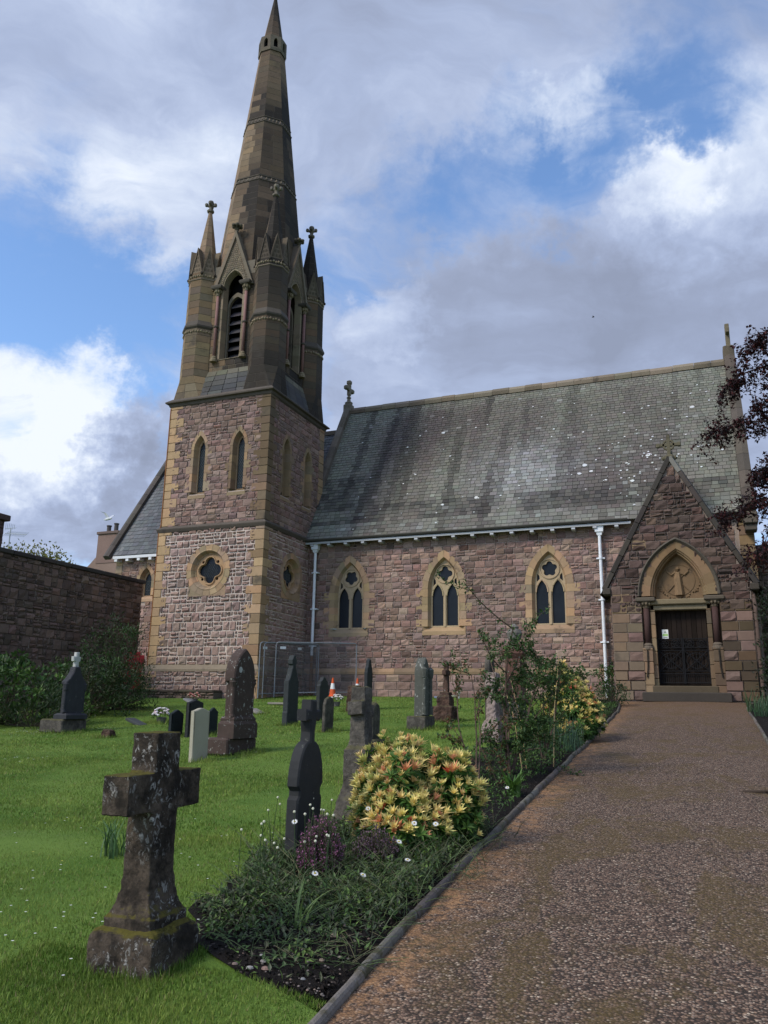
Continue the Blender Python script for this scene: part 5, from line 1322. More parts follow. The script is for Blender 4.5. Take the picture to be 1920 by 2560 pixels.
rnd.seed(12); spots = []
for i in range(34):
    y = rnd.uniform(4.9, 6.6); x = rnd.uniform(bedL(y)+.02, min(-2.3, bedL(y)+.75)); spots.append((x, y, rnd.uniform(.26, .56), False))
for x, y, h in ((-2.5, 4.95, .2), (-2.78, 5.3, .42), (-2.15, 5.75, .24), (-2.05, 5.6, .16), (-2.0, 6.15, .3), (-2.55, 6.35, .42), (-2.62, 6.25, .36), (-1.93, 6.85, .2), (-2.02, 8.5, .2), (-2.45, 6.5, .55), (-2.12, 5.95, .34), (-2.3, 5.35, .12)): spots.append((x, y, h, True))
for i, (x, y, h, op) in enumerate(spots):
    daisy(x, y, h, op, OPEN[i-34] if op else 'closed cream daisy bud on a tall thin stem in the flower bed', 300+i, .024 if op else .02)
# lawn daisies: uncountable specks
rnd.seed(14); mb = MB()
def speck(x, y, r, c): z = gz(x, y)+rnd.uniform(.02, .05); mb.add([(x+r*math.cos(a), y+r*math.sin(a), z+.004*math.sin(3*a)) for a in [k*1.047 for k in range(6)]], [tuple(range(6))], c)
for i in range(95): x = rnd.uniform(-6.3, -1.9); y = rnd.uniform(2.9, 7); speck(x, y, .009, (.75, .75, .7) if rnd.random() < .9 else (.6, .5, .08)) if x < bedL(max(y, 3.76))-.05 or y < 3.7 else None
for cx, cy, n, s in ((-13.2, 13.1, 90, .45), (-12.2, 14.2, 40, .25), (-4.3, 3.9, 40, .35), (-14, 19.5, 90, 1.1), (-13, 21.5, 70, 1.2), (-7.8, 13.5, 25, 1.2), (-3.6, 9.5, 6, .3), (-10.3, 9.8, 12, .4)):
    for i in range(n): speck(rnd.gauss(cx, s), rnd.gauss(cy, s*.8), .016 if cy > 8 else .009, (.72, .74, .66))
tag(mb.build('lawn_daisies', M_petal), kind='stuff')

# clods on the bare soil
rnd.seed(16); mb = MB()
for i in range(1500):
    y = rnd.uniform(3.76, 5.4); x = rnd.uniform(bedL(y), pathL(y)-.06); z = gz(x, y)+.012+.03*N3(x*3, y*3, 4); r_ = rnd.uniform(.006, .02); c = jit((.012, .009, .007), .5)
    P = [Vector((x, y, z))+rv()*r_ for k in range(6)]; mb.add(P, ((0, 1, 2), (0, 2, 3), (1, 4, 2), (3, 5, 0), (4, 5, 3)), c)
tag(mb.build('soil_clods', M_bark), kind='stuff')
# stones on the bare soil
def pebble(mb, x, y, z, r, c, fl=.55):
    P = []; ph = rnd.uniform(0, 6); e = rnd.uniform(.6, 1)
    for k, (rr, zz) in enumerate(((.55, -fl*.8), (1, -.1), (.85, fl*.6), (.35, fl))):
        P.append([(x+r*rr*math.cos(a+ph)*rnd.uniform(.85, 1.1), y+r*e*rr*math.sin(a+ph)*rnd.uniform(.85, 1.1), z+r*zz) for a in [i*.9 for i in range(7)]])
    mb.loft(P, c, cap=True)
rnd.seed(15)
PEB = ['pale grey pebble at the middle of the pebble cluster on the bare soil', 'large reddish flat pebble in the middle of the cluster', 'whitest pebble, in front of the reddish one on the soil', 'small reddish pebble at the front edge of the cluster', 'large pinkish pebble on the soil close under the daisies', 'tan pebble on the soil beside the kerb', 'small yellowish pebble touching the kerb soil edge', 'brown pebble on the soil under the weeds', 'small grey pebble behind the brown one under the weeds', 'small white pebble at the back of the cluster', 'grey pebble at the front by the kerb and grass']
for k, (x, y, r, c) in enumerate(((-2.28, 4.03, .026, (.36, .33, .32)), (-2.22, 3.95, .032, (.34, .22, .18)), (-2.3, 3.93, .028, (.42, .4, .37)), (-2.4, 3.95, .022, (.3, .22, .19)), (-2.1, 4.5, .034, (.36, .25, .21)), (-2.0, 4.15, .024, (.3, .23, .18)), (-1.93, 4.22, .02, (.33, .29, .22)), (-2.42, 4.5, .03, (.24, .19, .15)), (-2.3, 4.62, .018, (.3, .28, .27)), (-2.33, 4.1, .02, (.4, .38, .36)), (-1.98, 3.9, .02, (.3, .3, .3)))):
    mb = MB(); pebble(mb, x, y, gz(x, y)+.016, r*.75, mulc(c, .62), .42); o = mb.build('pebble', M_granite); tag(o, PEB[k], 'pebble', 'loose pebbles on the bare soil')
mb = MB()
for i in range(150): y = rnd.uniform(3.75, 5.0); x = rnd.uniform(max(bedL(y), -2.7), pathL(y)-.07); pebble(mb, x, y, gz(x, y)+.018, rnd.uniform(.003, .009), jit(rnd.choice([(.16, .135, .12), (.1, .08, .07), (.2, .14, .11)]), .3))
for i in range(1500):
    y = 2.6+rnd.random()**1.6*7; x = rnd.uniform(pathL(y)+.04, min(1.2, pathL(y)+.1+y*.42)); z = gz(x, y)-.047+.025*(1-((x+.6)/1.6)**2 if abs(x+.6) < 1.6 else 0)
    pebble(mb, x, y, z+.003, rnd.uniform(.004, .0085), jit(rnd.choice([(.3, .23, .2), (.2, .15, .13), (.4, .35, .32), (.25, .24, .24), (.36, .22, .14)]), .25))
tag(mb.build('gravel', M_granite), kind='stuff')
p = MB(); y, z = 10.4, gz(0, 10.4)-.02
p.tube([(.2, y, z), (.42, y-.03, z+.02), (.62, y+.04, z+.01), (.95, y+.02, z+.015)], [.022, .018, .014, .008], (.05, .035, .025), 6); p.tube([(.42, y-.03, z+.02), (.5, y-.12, z+.04)], .008, (.05, .035, .025), 5)
tag(p.build('fallen_twig', M_bark), 'dark broken twig lying on the gravel path at the right edge', 'twig')

# ---------------------------------------------------------------- gravestones (local frame: face looks along +X, width along Y)
rnd.seed(77)
LF = Frame((0, 0, 0), (0, 1, 0), (0, 0, 1), (1, 0, 0))
def grave(label, X, Y, yaw=0., lean=(0, 0), cat='gravestone', name='gravestone', sink=.03):
    r = empty(name, (X, Y, gz(X, Y)-sink), label, cat); r.rotation_euler = (rad(lean[0]), rad(lean[1]), rad(yaw)); return r
def slab(mb, outl, t, c, x0=0., ch=.012):
    """headstone: outline in (y, z), face at x0, thickness t behind it, chamfered edges"""
    cy = sum(p[0] for p in outl)/len(outl); cz = sum(p[1] for p in outl)/len(outl); n = len(outl)
    def inset(d):
        R = []
        for i in range(n):
            p0, p1, p2 = Vector(outl[i-1]), Vector(outl[i]), Vector(outl[(i+1) % n]); a, b = (p1-p0).normalized(), (p2-p1).normalized()
            na, nb = Vector((-a.y, a.x)), Vector((-b.y, b.x)); q = (na+nb); q = q/max(.35, q.length_squared)*2 if q.length > .1 else na
            R.append((p1.x+q.x*d*SGN, p1.y+q.y*d*SGN))
        return R
    ar = sum(outl[i-1][0]*outl[i][1]-outl[i][0]*outl[i-1][1] for i in range(n)); SGN = 1 if ar > 0 else -1
    I = inset(ch)
    tri = [tuple(q) for q in tessellate_polygon([[Vector((*p, 0)) for p in I]])]
    L = [[LF(*p, x0) for p in I], [LF(*p, x0-ch) for p in outl], [LF(*p, x0-t+ch) for p in outl], [LF(*p, x0-t) for p in I]]
    mb.loft(L, c); mb.add(L[0], tri, c); mb.add(L[3], tri, c)
def shift(o, dy, dz): return [(y+dy, z+dz) for y, z in o]
def arc(cx, cz, r, a0, a1, n=8): return [(cx+r*math.cos(rad(lerp(a0, a1, i/n))), cz+r*math.sin(rad(lerp(a0, a1, i/n)))) for i in range(n+1)]
def gothic(w, h, a): return [(-w/2, 0)] + [(x, h-a+y) for x, y in arch(w/2, a, 7)] + [(w/2, 0)]
def ogee(w, h, s, k=.35):
    """shouldered top with a low swept peak"""
    P = [(-w/2, 0), (-w/2, h-s)]
    for i in range(9): t = i/8; P.append((-w/2*(1-t), h-s + s*(t*t*(3-2*t))*(1-k) + s*k*t))
    Q = [(-x, z) for x, z in P[-2::-1]]; return P+Q
SL, BRN, GRY = (.028, .0285, .029), (.062, .042, .034), (.17, .165, .145)

def mesh_from_mods(o):
    dg = bpy.context.evaluated_depsgraph_get(); me = bpy.data.meshes.new_from_object(o.evaluated_get(dg)); mats = [m for m in o.data.materials]
    o.modifiers.clear(); old = o.data; o.data = me
    if not len(me.materials): me.materials.append(mats[0])
    return o
def erode(o, vox, amp, size, amp2=0., size2=.03):
    m = o.modifiers.new('r', 'REMESH'); m.mode = 'VOXEL'; m.voxel_size = vox
    bpy.context.view_layer.update(); mesh_from_mods(o)
    me = o.data; n = len(me.vertices); co = np.empty(n*3, np.float32); me.vertices.foreach_get('co', co); nr = np.empty(n*3, np.float32); me.vertices.foreach_get('normal', nr)
    co = co.reshape(-1, 3); nr = nr.reshape(-1, 3)
    for i in range(n):
        p = Vector(co[i]); d = amp*mnoise.fractal(p/size, .9, 2., 3)
        if amp2: d -= amp2*max(0, mnoise.noise(p/size2)-.15)
        co[i] += nr[i]*d
    me.vertices.foreach_set('co', co.ravel()); me.update(); return o
def old_stone(name, dark, mid, lich, moss, mk=1., lk=.58, sc=1.):
    m = bpy.data.materials.new(name); m.use_nodes = True; t = m.node_tree; t.nodes.clear(); n = NT(t)
    co = n.n('ShaderNodeTexCoord').outputs['Object']; st = n.v('MULTIPLY', co, (1, 1, .72))
    c = n.mix(n.rng(n.noise(co, 7*sc, 5, .65), .35, .7), dark, mid)
    c = n.mix(n.m('MULTIPLY', n.rng(n.noise(co, 45*sc, 4, .7), .45, .7), .55), c, mulc(dark, .5))
    l = n.m('MULTIPLY', n.rng(n.noise(st, 30*sc, 6, .7, .9), lk, lk+.09), n.rng(n.noise(co, 3.2*sc, 3), .42, .56))
    c = n.mix(n.m('MULTIPLY', l, .85), c, lich)
    nz = n.n('ShaderNodeSeparateXYZ', i_0=n.n('ShaderNodeNewGeometry').outputs['Normal']).outputs[2]
    g = n.m('MULTIPLY', n.rng(n.m('ADD', nz, n.m('MULTIPLY_ADD', n.noise(co, 14*sc, 4), 1.0, -.5)), .35, .75), mk)
    c = n.mix(g, c, n.mix(n.noise(co, 60, 3), moss, mulc(moss, 2.3)))
    b = n.n('ShaderNodeBsdfPrincipled', i_Base_Color=c, i_Roughness=.95); b.inputs['Specular IOR Level'].default_value = .2
    bp = n.n('ShaderNodeBump', i_Strength=.9, i_Distance=.012, i_Height=n.m('ADD', n.noise(co, 40, 6, .75), n.m('MULTIPLY', l, .5)))
    t.links.new(bp.outputs[0], b.inputs['Normal']); t.links.new(b.outputs[0], n.n('ShaderNodeOutputMaterial').inputs[0]); return m
M_cross = old_stone('mossy_cross_stone', (.02, .016, .012), (.105, .08, .058), (.46, .44, .4), (.05, .043, .008), 1., .535)
M_lean = old_stone('lichened_grey_stone', (.05, .045, .038), (.13, .115, .095), (.26, .26, .24), (.045, .042, .012), .6, .6)
M_pink = old_stone('pale_rough_granite', (.22, .165, .14), (.36, .28, .25), (.45, .42, .38), (.1, .1, .05), .2)
M_red = old_stone('flaking_red_stone', (.045, .027, .021), (.12, .07, .05), (.3, .29, .26), (.05, .05, .02), .4, .57)

# the mossy cross nearest the camera
r = grave('large mossy stone cross with white lichen, nearest on the grass', -2.9, 3.85, 0, (.6, -.6))
mb = MB(); X = lambda x0, x1, y0, y1, z0, z1: mb.box((x0, y0, z0), (x1, y1, z1))
sec = lambda hx, hy, z: [(-hx, -hy, z), (hx, -hy, z), (hx, hy, z), (-hx, hy, z)]
mb.loft([sec(a, b, z) for a, b, z in ((.152, .158, .2), (.152, .158, .265), (.136, .145, .28), (.11, .126, .33), (.094, .114, .4), (.087, .107, .48), (.085, .105, 1.195))], cap=True)
X(-.085, .085, -.315, .315, .785, .985)
o = mb.build('shaft_and_arms', M_cross, r); erode(o, .009, .0035, .06, .007, .035)
mb = MB(); mb.loft([sec(a, b, z) for a, b, z in ((.205, .2, -.15), (.205, .2, .165), (.19, .185, .205), (.16, .155, .225))], cap=True)
o = mb.build('base_block', M_cross, r); erode(o, .014, .012, .12, .012, .06)

# dark slate headstone with a cross finial
r = grave('tall black slate headstone with round shoulders and a cross on top, in the flower bed', -3.0, 5.905, 0, (-.5, .6))
mb = MB(); H = [(-.2, 0), (-.205, .5), (-.178, .53), (-.178, .565), (-.215, .6)]
H += [(-.215+.175*math.sin(t)**1.0*0 - 0 + .175*(1-math.cos(t)), .6+.33*math.sin(t)) for t in [i*math.pi/16 for i in range(1, 9)]]
H = H[:-1] + [(-.04, .93), (-.034, 1.0), (-.05, 1.06), (-.05, 1.085), (-.115, 1.085), (-.12, 1.175), (-.05, 1.17), (-.045, 1.25)]
slab(mb, H + [(-x, z) for x, z in H[::-1]], .1, SL)
o = mb.build('headstone', M_slateg, r)

# leaning weathered cross
r = grave('weathered grey stone cross tilting over on a rough foot behind the yellow shrub', -3.1, 7.15, 0, (-5, -3))
mb = MB(); mb.loft([sec(a, b, z) for a, b, z in ((.2, .27, -.1), (.19, .25, .1), (.12, .16, .4), (.115, .14, .72), (.085, .105, .76), (.075, .095, 1.0), (.075, .09, 1.3))], cap=True)
mb.box((-.075, -.16, 1.03), (.075, .15, 1.15)); o = mb.build('cross', M_lean, r); erode(o, .014, .012, .1, .012, .05)

r = grave('small grey lichened headstone with a wider base, behind the leaning cross', -5.35, 13.0); r.rotation_euler.y = rad(1)
mb = MB(); slab(mb, [(-.17, .12), (-.17, .6), (-.12, .72), (0, .76), (.12, .72), (.17, .6), (.17, .12)], .13, GRY, -.04, .02); o = mb.build('headstone', M_lean, r)
mb = MB(); mb.cbox((-.22, -.26, 0), (.05, .26, .16), GRY, .02); mb.build('base', M_lean, r)

r = grave('plain pale grey upright headstone, the whitest one on the lawn', -7.26, 10.63, 0, (0, -1))
mb = MB(); slab(mb, ogee(.4, .8, .045), .075, (.36, .33, .245), 0, .012); mb.build('headstone', M_granite, r)

r = grave('big dark brown pointed monument with corner columns and a pale disc on it', -7.25, 11.62)
mb = MB(); mb.cbox((-.33, -.44, 0), (.1, .44, .27), BRN, .03); mb.build('base', M_grave, r)
mb = MB(); mb.loft([sec(a, b, z) for a, b, z in ((.15, .36, .26), (.15, .36, .48), (.125, .33, .53), (.13, .335, .56), (.11, .3, .6))], BRN, cap=True)
slab(mb, [(-.26, .55), (-.26, 1.13), (-.31, 1.16), (-.315, 1.2)] + [(x, 1.22+y) for x, y in arch(.315, .47, 8)] + [(.315, 1.2), (.31, 1.16), (.26, 1.13), (.26, .55)], .2, BRN, .09, .02); mb.build('shaft', M_grave, r)
for s in (-1, 1):
    t = MB(); t.lathe((.05, s*.285, .56), [(.055, 0), (.055, .05), (.042, .08), (.04, .5), (.05, .53), (.07, .58), (.06, .6), (.075, .64)], 10, mulc(BRN, 1.1)); t.build('column', M_grave, r)
t = MB(); t.add([(.094, -.16+.05*math.cos(a), 1.34+.05*math.sin(a)) for a in [k*.4488 for k in range(14)]], [tuple(range(14))], (.42, .42, .4)); t.build('disc', M_plain, r)

def simple(label, X, Y, w, h, t, shape, c=SL, m=None, **k):
    r = grave(label, X, Y, **k); mb = MB(); slab(mb, shape, t, c); mb.build('headstone', m or M_slateg, r); return r
gr1 = (.018, .024, .026)
simple('small black headstone with a wavy top, leftmost of the dark trio', -9.82, 13.53, .38, .52, .075, ogee(.38, .53, .07), gr1)
simple('taller black headstone at the back of the dark trio', -9.45, 13.6, .46, .72, .08, ogee(.46, .72, .05), (.024, .025, .026))
simple('small black headstone just right of the pale grey one', -9.4, 14.15, .31, .54, .06, ogee(.31, .54, .08), gr1)

r = grave('tall dark slate headstone with a worn cross top in front of the wire fence', -8.8, 16.35)
mb = MB(); P = [(-.26, 0), (-.26, .28), (-.24, .32), (-.24, .92), (-.235, .98)]
P += [(-.235+.14*(t/6)**.6, .98+.26*(t/6)) for t in range(1, 7)] + [(-.075, 1.26), (-.06, 1.33), (-.1, 1.36), (-.1, 1.45), (-.06, 1.5), (-.03, 1.55)]
slab(mb, P+[(-x, z) for x, z in P[::-1]], .13, (.035, .04, .04)); mb.build('headstone', M_slateg, r)
mb = MB(); P = [(-.24, 0), (-.24, .82), (-.2, .86), (-.19, .92), (-.1, .96), (-.05, 1.03), (.05, 1.03), (.1, .96), (.19, .92), (.2, .86), (.24, .82), (.24, 0)]
simple('dark slate headstone with stepped shoulders, right of the fence foot', -8.57, 17.45, 0, 0, .1, P, (.035, .038, .038))
simple('small grey lichened headstone tilted sideways in the middle of the lawn', -7.33, 15.18, 0, 0, .07, [(-.2, 0), (-.2, .58), (-.14, .68), (0, .72), (.14, .68), (.2, .58), (.2, 0)], (.085, .085, .078), M_lean, lean=(4, 3))
r = grave('low reddish brown rough headstone leaning over by the traffic cones', -9.1, 20.35, 0, (4, 3))
mb = MB(); mb.loft([sec(a, b, z) for a, b, z in ((.12, .29, 0), (.11, .28, .5), (.1, .22, .7))], cap=True); o = mb.build('headstone', M_red, r); erode(o, .03, .02, .12, .02, .08)
P = [(-.19, 0), (-.19, 1.02), (-.17, 1.06), (-.16, 1.14), (-.1, 1.24), (-.07, 1.36), (0, 1.42), (.07, 1.36), (.1, 1.24), (.16, 1.14), (.17, 1.06), (.19, 1.02), (.19, 0)]
simple('narrow dark slate headstone with a swept peak, seen above the leaning cross', -9.0, 21.2, 0, 0, .1, P, (.03, .034, .036))

r = grave('tall grey green monument with a pointed top and corner shafts on a pale base', -5.64, 16.33)
mb = MB(); mb.cbox((-.33, -.3, 0), (.08, .32, .28), (.17, .165, .14), .02); mb.build('base', M_lean, r)
mb = MB(); g_ = (.085, .087, .072); slab(mb, [(-.22, .27), (-.22, 1.08)] + [(x, 1.08+y) for x, y in arch(.22, .4, 7)] + [(.22, 1.08), (.22, .27)], .2, g_, .0, .02); mb.build('shaft', M_grave, r)
for s in (-1, 1):
    t = MB(); t.lathe((.02, s*.2, .3), [(.06, 0), (.06, .14), (.045, .17), (.042, .74), (.06, .77), (.07, .85), (.075, .93), (.02, .98)], 8, g_); t.build('corner_shaft', M_grave, r)

r = grave('short red stone cross on a stepped and flaking pedestal', -5.75, 18.05)
mb = MB(); mb.box((-.26, -.28, 0), (.2, .28, .36)); mb.box((-.17, -.19, .36), (.13, .19, .58)); mb.box((-.12, -.14, .56), (.1, .14, .68)); o = mb.build('pedestal', M_red, r); erode(o, .022, .018, .1, .015, .06)
mb = MB(); mb.loft([sec(a, b, z) for a, b, z in ((.06, .075, .65), (.05, .06, 1.32))], cap=True); mb.box((-.05, -.19, 1.06), (.05, .19, 1.17)); o = mb.build('cross', M_red, r); erode(o, .018, .006, .08)

r = grave('tall black monument with a pale broken cross on top, left by the boundary wall', -12.68, 13.72)
k_ = (.036, .037, .042)
mb = MB(); mb.cbox((-.48, -.36, 0), (.13, .36, .28), (.11, .105, .1), .03); mb.build('base', M_lean, r)
mb = MB(); mb.loft([sec(a, b, z) for a, b, z in ((.17, .31, .28), (.17, .31, .36), (.12, .27, .4))], k_, cap=True)
slab(mb, [(-.24, .38), (-.25, .98), (-.29, 1.0), (-.29, 1.04), (-.2, 1.12), (-.11, 1.24), (-.075, 1.36), (.075, 1.36), (.11, 1.24), (.2, 1.12), (.29, 1.04), (.29, 1.0), (.25, .98), (.24, .38)], .16, k_, .08, .015); mb.build('headstone', M_slateg, r)
for s in (-1, 1): t = MB(); t.lathe((.04, s*.265, .42), [(.05, 0), (.035, .05), (.033, .42), (.05, .46), (.055, .52), (.06, .58), (.02, .62)], 8, k_); t.build('column', M_slateg, r)
mb = MB(); c_ = (.42, .42, .39); slab(mb, [(-.055, 1.34), (-.05, 1.46), (-.11, 1.48), (-.12, 1.58), (-.05, 1.58), (-.045, 1.67), (.045, 1.67), (.05, 1.58), (.1, 1.57), (.09, 1.49), (.05, 1.46), (.055, 1.34)], .09, c_, .04, .015); mb.build('broken_cross', M_granite, r)

r = grave('pale pinkish rough granite pillar cross behind the thin rose bush', -3.72, 14.4, 0, (-1.5, 0))
mb = MB(); mb.loft([sec(a, b, z) for a, b, z in ((.16, .24, 0), (.15, .22, .3), (.09, .15, .42), (.08, .14, .95), (.1, .17, 1.02), (.09, .15, 1.22))], cap=True); mb.box((-.08, -.2, .98), (.08, .2, 1.1)); o = mb.build('pillar', M_pink, r); erode(o, .022, .018, .09, .012, .05)

r = grave('tall red and grey monument with a draped urn cap, half hidden by the rose bush', -4.4, 19.2)
mb = MB(); mb.cbox((-.4, -.42, 0), (.16, .42, .4), (.12, .1, .08), .03); mb.build('base', M_grave, r)
mb = MB(); mb.loft([sec(a, b, z) for a, b, z in ((.24, .33, .38), (.24, .33, .5), (.19, .28, .56), (.175, .26, 1.4), (.22, .3, 1.45), (.26, .35, 1.52), (.26, .35, 1.58), (.16, .22, 1.68))], (.12, .06, .045), cap=True); mb.build('pedestal', M_grave, r)
mb = MB(); mb.lathe((0, 0, 1.66), [(.14, 0), (.08, .05), (.06, .1), (.16, .22), (.19, .36), (.15, .44), (.1, .46), (.12, .5), (.03, .58)], 12, (.12, .11, .095)); mb.build('urn', M_grave, r)
r = grave('plain grey slab headstone just left of the urn monument', -4.75, 18.4)
mb = MB(); slab(mb, gothic(.5, 1.55, .34), .12, (.12, .12, .105), 0, .02); mb.build('headstone', M_lean, r)

mb = MB(); mb.loft([sec(a, b, z) for a, b, z in ((.1, .09, -.05), (.1, .09, .1), (.075, .07, .15))], cap=True); o = mb.build('broken_stump', M_red); o.location = (-10.97, 12.93, gz(0, 12.9)); erode(o, .02, .02, .06); tag(o, 'small broken brown and white stone stump alone on the lawn', 'stone')
def plaque(x, y, w, d, tilt, c, label):
    mb = MB(); mb.cbox((-d/2, -w/2, 0), (d/2, w/2, .06), c, .01); o = mb.build('grave_plaque', M_granite); o.location = (x, y, gz(x, y)+.02); o.rotation_euler = (0, rad(tilt), 0); return tag(o, label, 'plaque')
plaque(-11.3, 19.0, .4, .34, 22, (.24, .22, .19), 'tilted brown grey grave plaque on the grass right of the brown monument')
plaque(-12.4, 22.1, .3, .6, 0, (.22, .2, .17), 'low flat grey stone slab in the grass near the fence')
plaque(-15.7, 22.3, .5, .4, 25, (.22, .22, .22), 'tilted grey plaque in front of the tower foot')
plaque(-12.3, 15.4, .3, .45, 20, (.05, .055, .055), 'dark tilted plaque beside the white grave flowers')
plaque(-8.3, 25.6, .35, .45, 10, (.16, .19, .26), 'small blue grey plaque on the grass by the nave wall')
def bouquet(x, y, cols, label, n=34, r=.13):
    z = gz(x, y); root = empty('grave_flowers', (x, y, z), label, 'flowers'); p, f, g = MB(), MB(), MB()
    p.lathe((0, 0, 0), [(.09, 0), (.12, .13), (.11, .135)], 10, (.12, .11, .1)); p.build('pot', M_dark, root)
    for i in range(n):
        v = rv(); q = Vector((v.x*r*1.3, v.y*r*1.3, .16+abs(v.z)*r)); f.lathe(q, [(.008, 0), (.03, .012), (.034, .03), (.012, .042)], 6, jit(rnd.choice(cols), .15))
        for k in range(2): leaf(g, q-Vector((0, 0, .03)), rv(), (0, 0, 1), .08, .03, jit(MG, .3))
    g.build('leaves', M_leaf, root); f.build('blooms', M_petal, root)
bouquet(-12.0, 15.9, [(.75, .7, .7), (.7, .55, .58), (.8, .78, .75)], 'white and pale pink flowers in a pot on the lawn left of the dark trio', 40, .16)
bouquet(-15.8, 22.55, [(.6, .25, .22), (.65, .45, .35), (.3, .05, .06)], 'pink and red flowers on the tilted plaque by the tower foot', 34, .16)
bouquet(-10.4, 22.0, [(.75, .73, .68), (.72, .68, .6)], 'white flowers in the grass below the traffic cones', 34, .16)
bouquet(-6.9, 27.2, [(.35, .05, .06), (.3, .06, .1)], 'dark red flowers at the foot of the nave wall', 26, .15)
mb = MB(); mb.lathe((-7.35, 26.6, gz(0, 26.6)), [(.05, 0), (.05, .16), (.08, .17), (.08, .21), (.02, .23)], 8, (.02, .02, .022)); tag(mb.build('lantern', M_dark), 'small black grave lantern on the grass by the nave wall', 'lantern')
mb = MB(); mb.lathe((-7.95, 26.3, gz(0, 26.3)), [(.03, 0), (.03, .16), (.07, .18), (.06, .22), (.01, .24)], 8, (.5, .5, .48)); tag(mb.build('solar_light', M_plain), 'little white garden light standing by the nave wall', 'garden light')

# ---------------------------------------------------------------- works fence and cones
def fence(a, b, h, label):
    A, B = Vector((a[0], a[1], gz(*a)+.03)), Vector((b[0], b[1], gz(*b)+.03)); root = empty('wire_fence_panel', A, label, 'fence panel'); d = B-A; up_ = Vector((0, 0, 1)); u = d.normalized(); L = d.length
    f, w_ = MB(), MB(); c = (.2, .215, .235)
    P = [Vector(), up_*(h-.1)] + [u*(.1-.1*math.cos(t))+up_*(h-.1+.1*math.sin(t)) for t in (.5, 1., 1.57)] + [u*(L-.1)+up_*h] + [u*(L-.1+.1*math.sin(t))+up_*(h-.1+.1*math.cos(t)) for t in (.5, 1., 1.57)] + [u*L]
    f.tube(P, .021, c, 8); f.tube([up_*.14, u*L+up_*.14], .017, c, 6); f.build('frame', M_metal, root)
    n = int(L/.05)
    for i in range(1, n): w_.tube([u*(L*i/n)+up_*.14, u*(L*i/n)+up_*(h-.02)], .0036, (.06, .062, .066), 3, cap=False)
    for k in range(1, 8): w_.tube([up_*(.14+k*(h-.16)/8), u*L+up_*(.14+k*(h-.16)/8)], .003, (.08, .082, .086), 3, cap=False)
    w_.build('wire_mesh', M_metal, root)
    return root, u
fa, ua = fence((-14.72, 24.75), (-14.0, 27.9), 1.92, 'steel wire fence panel running back from the tower corner to the nave wall')
fb, ub = fence((-14.45, 25.4), (-12.35, 27.75), 1.92, 'long steel wire fence panel across the corner between tower and nave')
fc, uc = fence((-14.66, 24.95), (-14.12, 27.98), 1.9, 'innermost steel wire fence panel close against the tower')
for root, u, p in ((fa, ua, .12), (fb, ub, .14), (fa, ua, 1.98)):
    t = MB(); o = u*p; n = Vector((u.y, -u.x, 0)); q = o+n*.024+Vector((0, 0, 1.68)); t.quad(q, q+u*.22, q+u*.22+Vector((0, 0, .09)), q+Vector((0, 0, .09)), (.6, .62, .64)); t.build('tag', M_plain, root)
def cone(x, y, label):
    z = gz(x, y); root = empty('traffic_cone', (x, y, z), label, 'traffic cone'); O_ = (.62, .1, .025); t = MB()
    t.cbox((-.17, -.17, 0), (.17, .17, .035), O_, .012); t.build('foot', M_plain, root)
    R = lambda z: lerp(.125, .028, z/.66)
    t = MB(); t.lathe((0, 0, 0), [(R(.03), .03), (R(.27), .27), (R(.47), .47), (R(.66), .66), (.01, .665)], 16, O_); t.build('cone_body', M_plain, root, smooth=False)
    t = MB(); t.lathe((0, 0, 0), [(R(.27)+.003, .27), (R(.47)+.003, .47)], 16, (.75, .75, .74)); t.build('white_band', M_plain, root)
cone(-12.72, 26.55, 'orange traffic cone with a white band, fully in view by the fence'); cone(-12.22, 27.6, 'orange traffic cone with only its tip showing behind the leaning brown headstone')

# ---------------------------------------------------------------- boundary wall, retaining kerb and the things behind
wall = empty('boundary_wall', (-21.9, 23, 1.6), 'high dark rubble boundary wall with a flat coping on the left', 'wall')
DB = [(.145, .103, .084), (.115, .085, .07), (.17, .12, .098), (.095, .07, .058), (.155, .105, .085)]
def wbr(p): c = jit(rnd.choice(DB), .2); c = mulc(c, 1+.35*N3(p.x, p.y, p.z, .45)); return mixc(c, (.055, .06, .04), max(0, .55-(p.z-1.5)*.2)*.5)
mb = MB(); fW = side(-21.9)
masonry(mb, fW, 8, 27.05, 1.0, 6.45, wbr, joint=.016, rough=.045, course=(.24, .38), length=(.28, .7)); sheet(mb, fW, 8, 27.05, .5, 6.45, [], (.105, .083, .07))
for q in range(60):                                               # patches of old pale pointing
    y, z = rnd.uniform(19, 27), rnd.uniform(2.5, 6.3); h = rnd.uniform(.1, .5); mb.box((-21.9, y, z), (-21.88, y+.018, z+h), (.27, .235, .2))
fE = front(27.05-.0)
mb.quad((-22.5, 27.05, 1), (-21.9, 27.05, 1), (-21.9, 27.05, 6.45), (-22.5, 27.05, 6.45), (.12, .095, .085)); mb.quad((-22.5, 8, 1), (-22.5, 27.05, 1), (-22.5, 27.05, 6.45), (-22.5, 8, 6.45), (.12, .095, .085))
o = part(mb, 'wall_stone', M_rubble, wall)
mb = MB(); y = 8.
while y < 27.1: b = min(y+rnd.uniform(.7, 1.1), 27.12); mb.cbox((-22.58, y+.006, 6.44), (-21.8, b-.006, 6.6), jit((.05, .046, .043), .2), .025); y = b
part(mb, 'wall_coping', M_dark, wall)
pier = empty('wall_pier', (-21.9, 18, 1.5), 'taller dark brown wall end with a projecting cap at the left edge', 'pier')
mb = MB(); masonry(mb, side(-21.86), 12, 19.62, 6.4, 7.5, lambda p: jit((.1, .065, .06), .15)); mb.box((-22.6, 12, 1), (-21.865, 19.62, 7.52), (.09, .06, .055)); part(mb, 'pier_stone', M_rubble, pier)
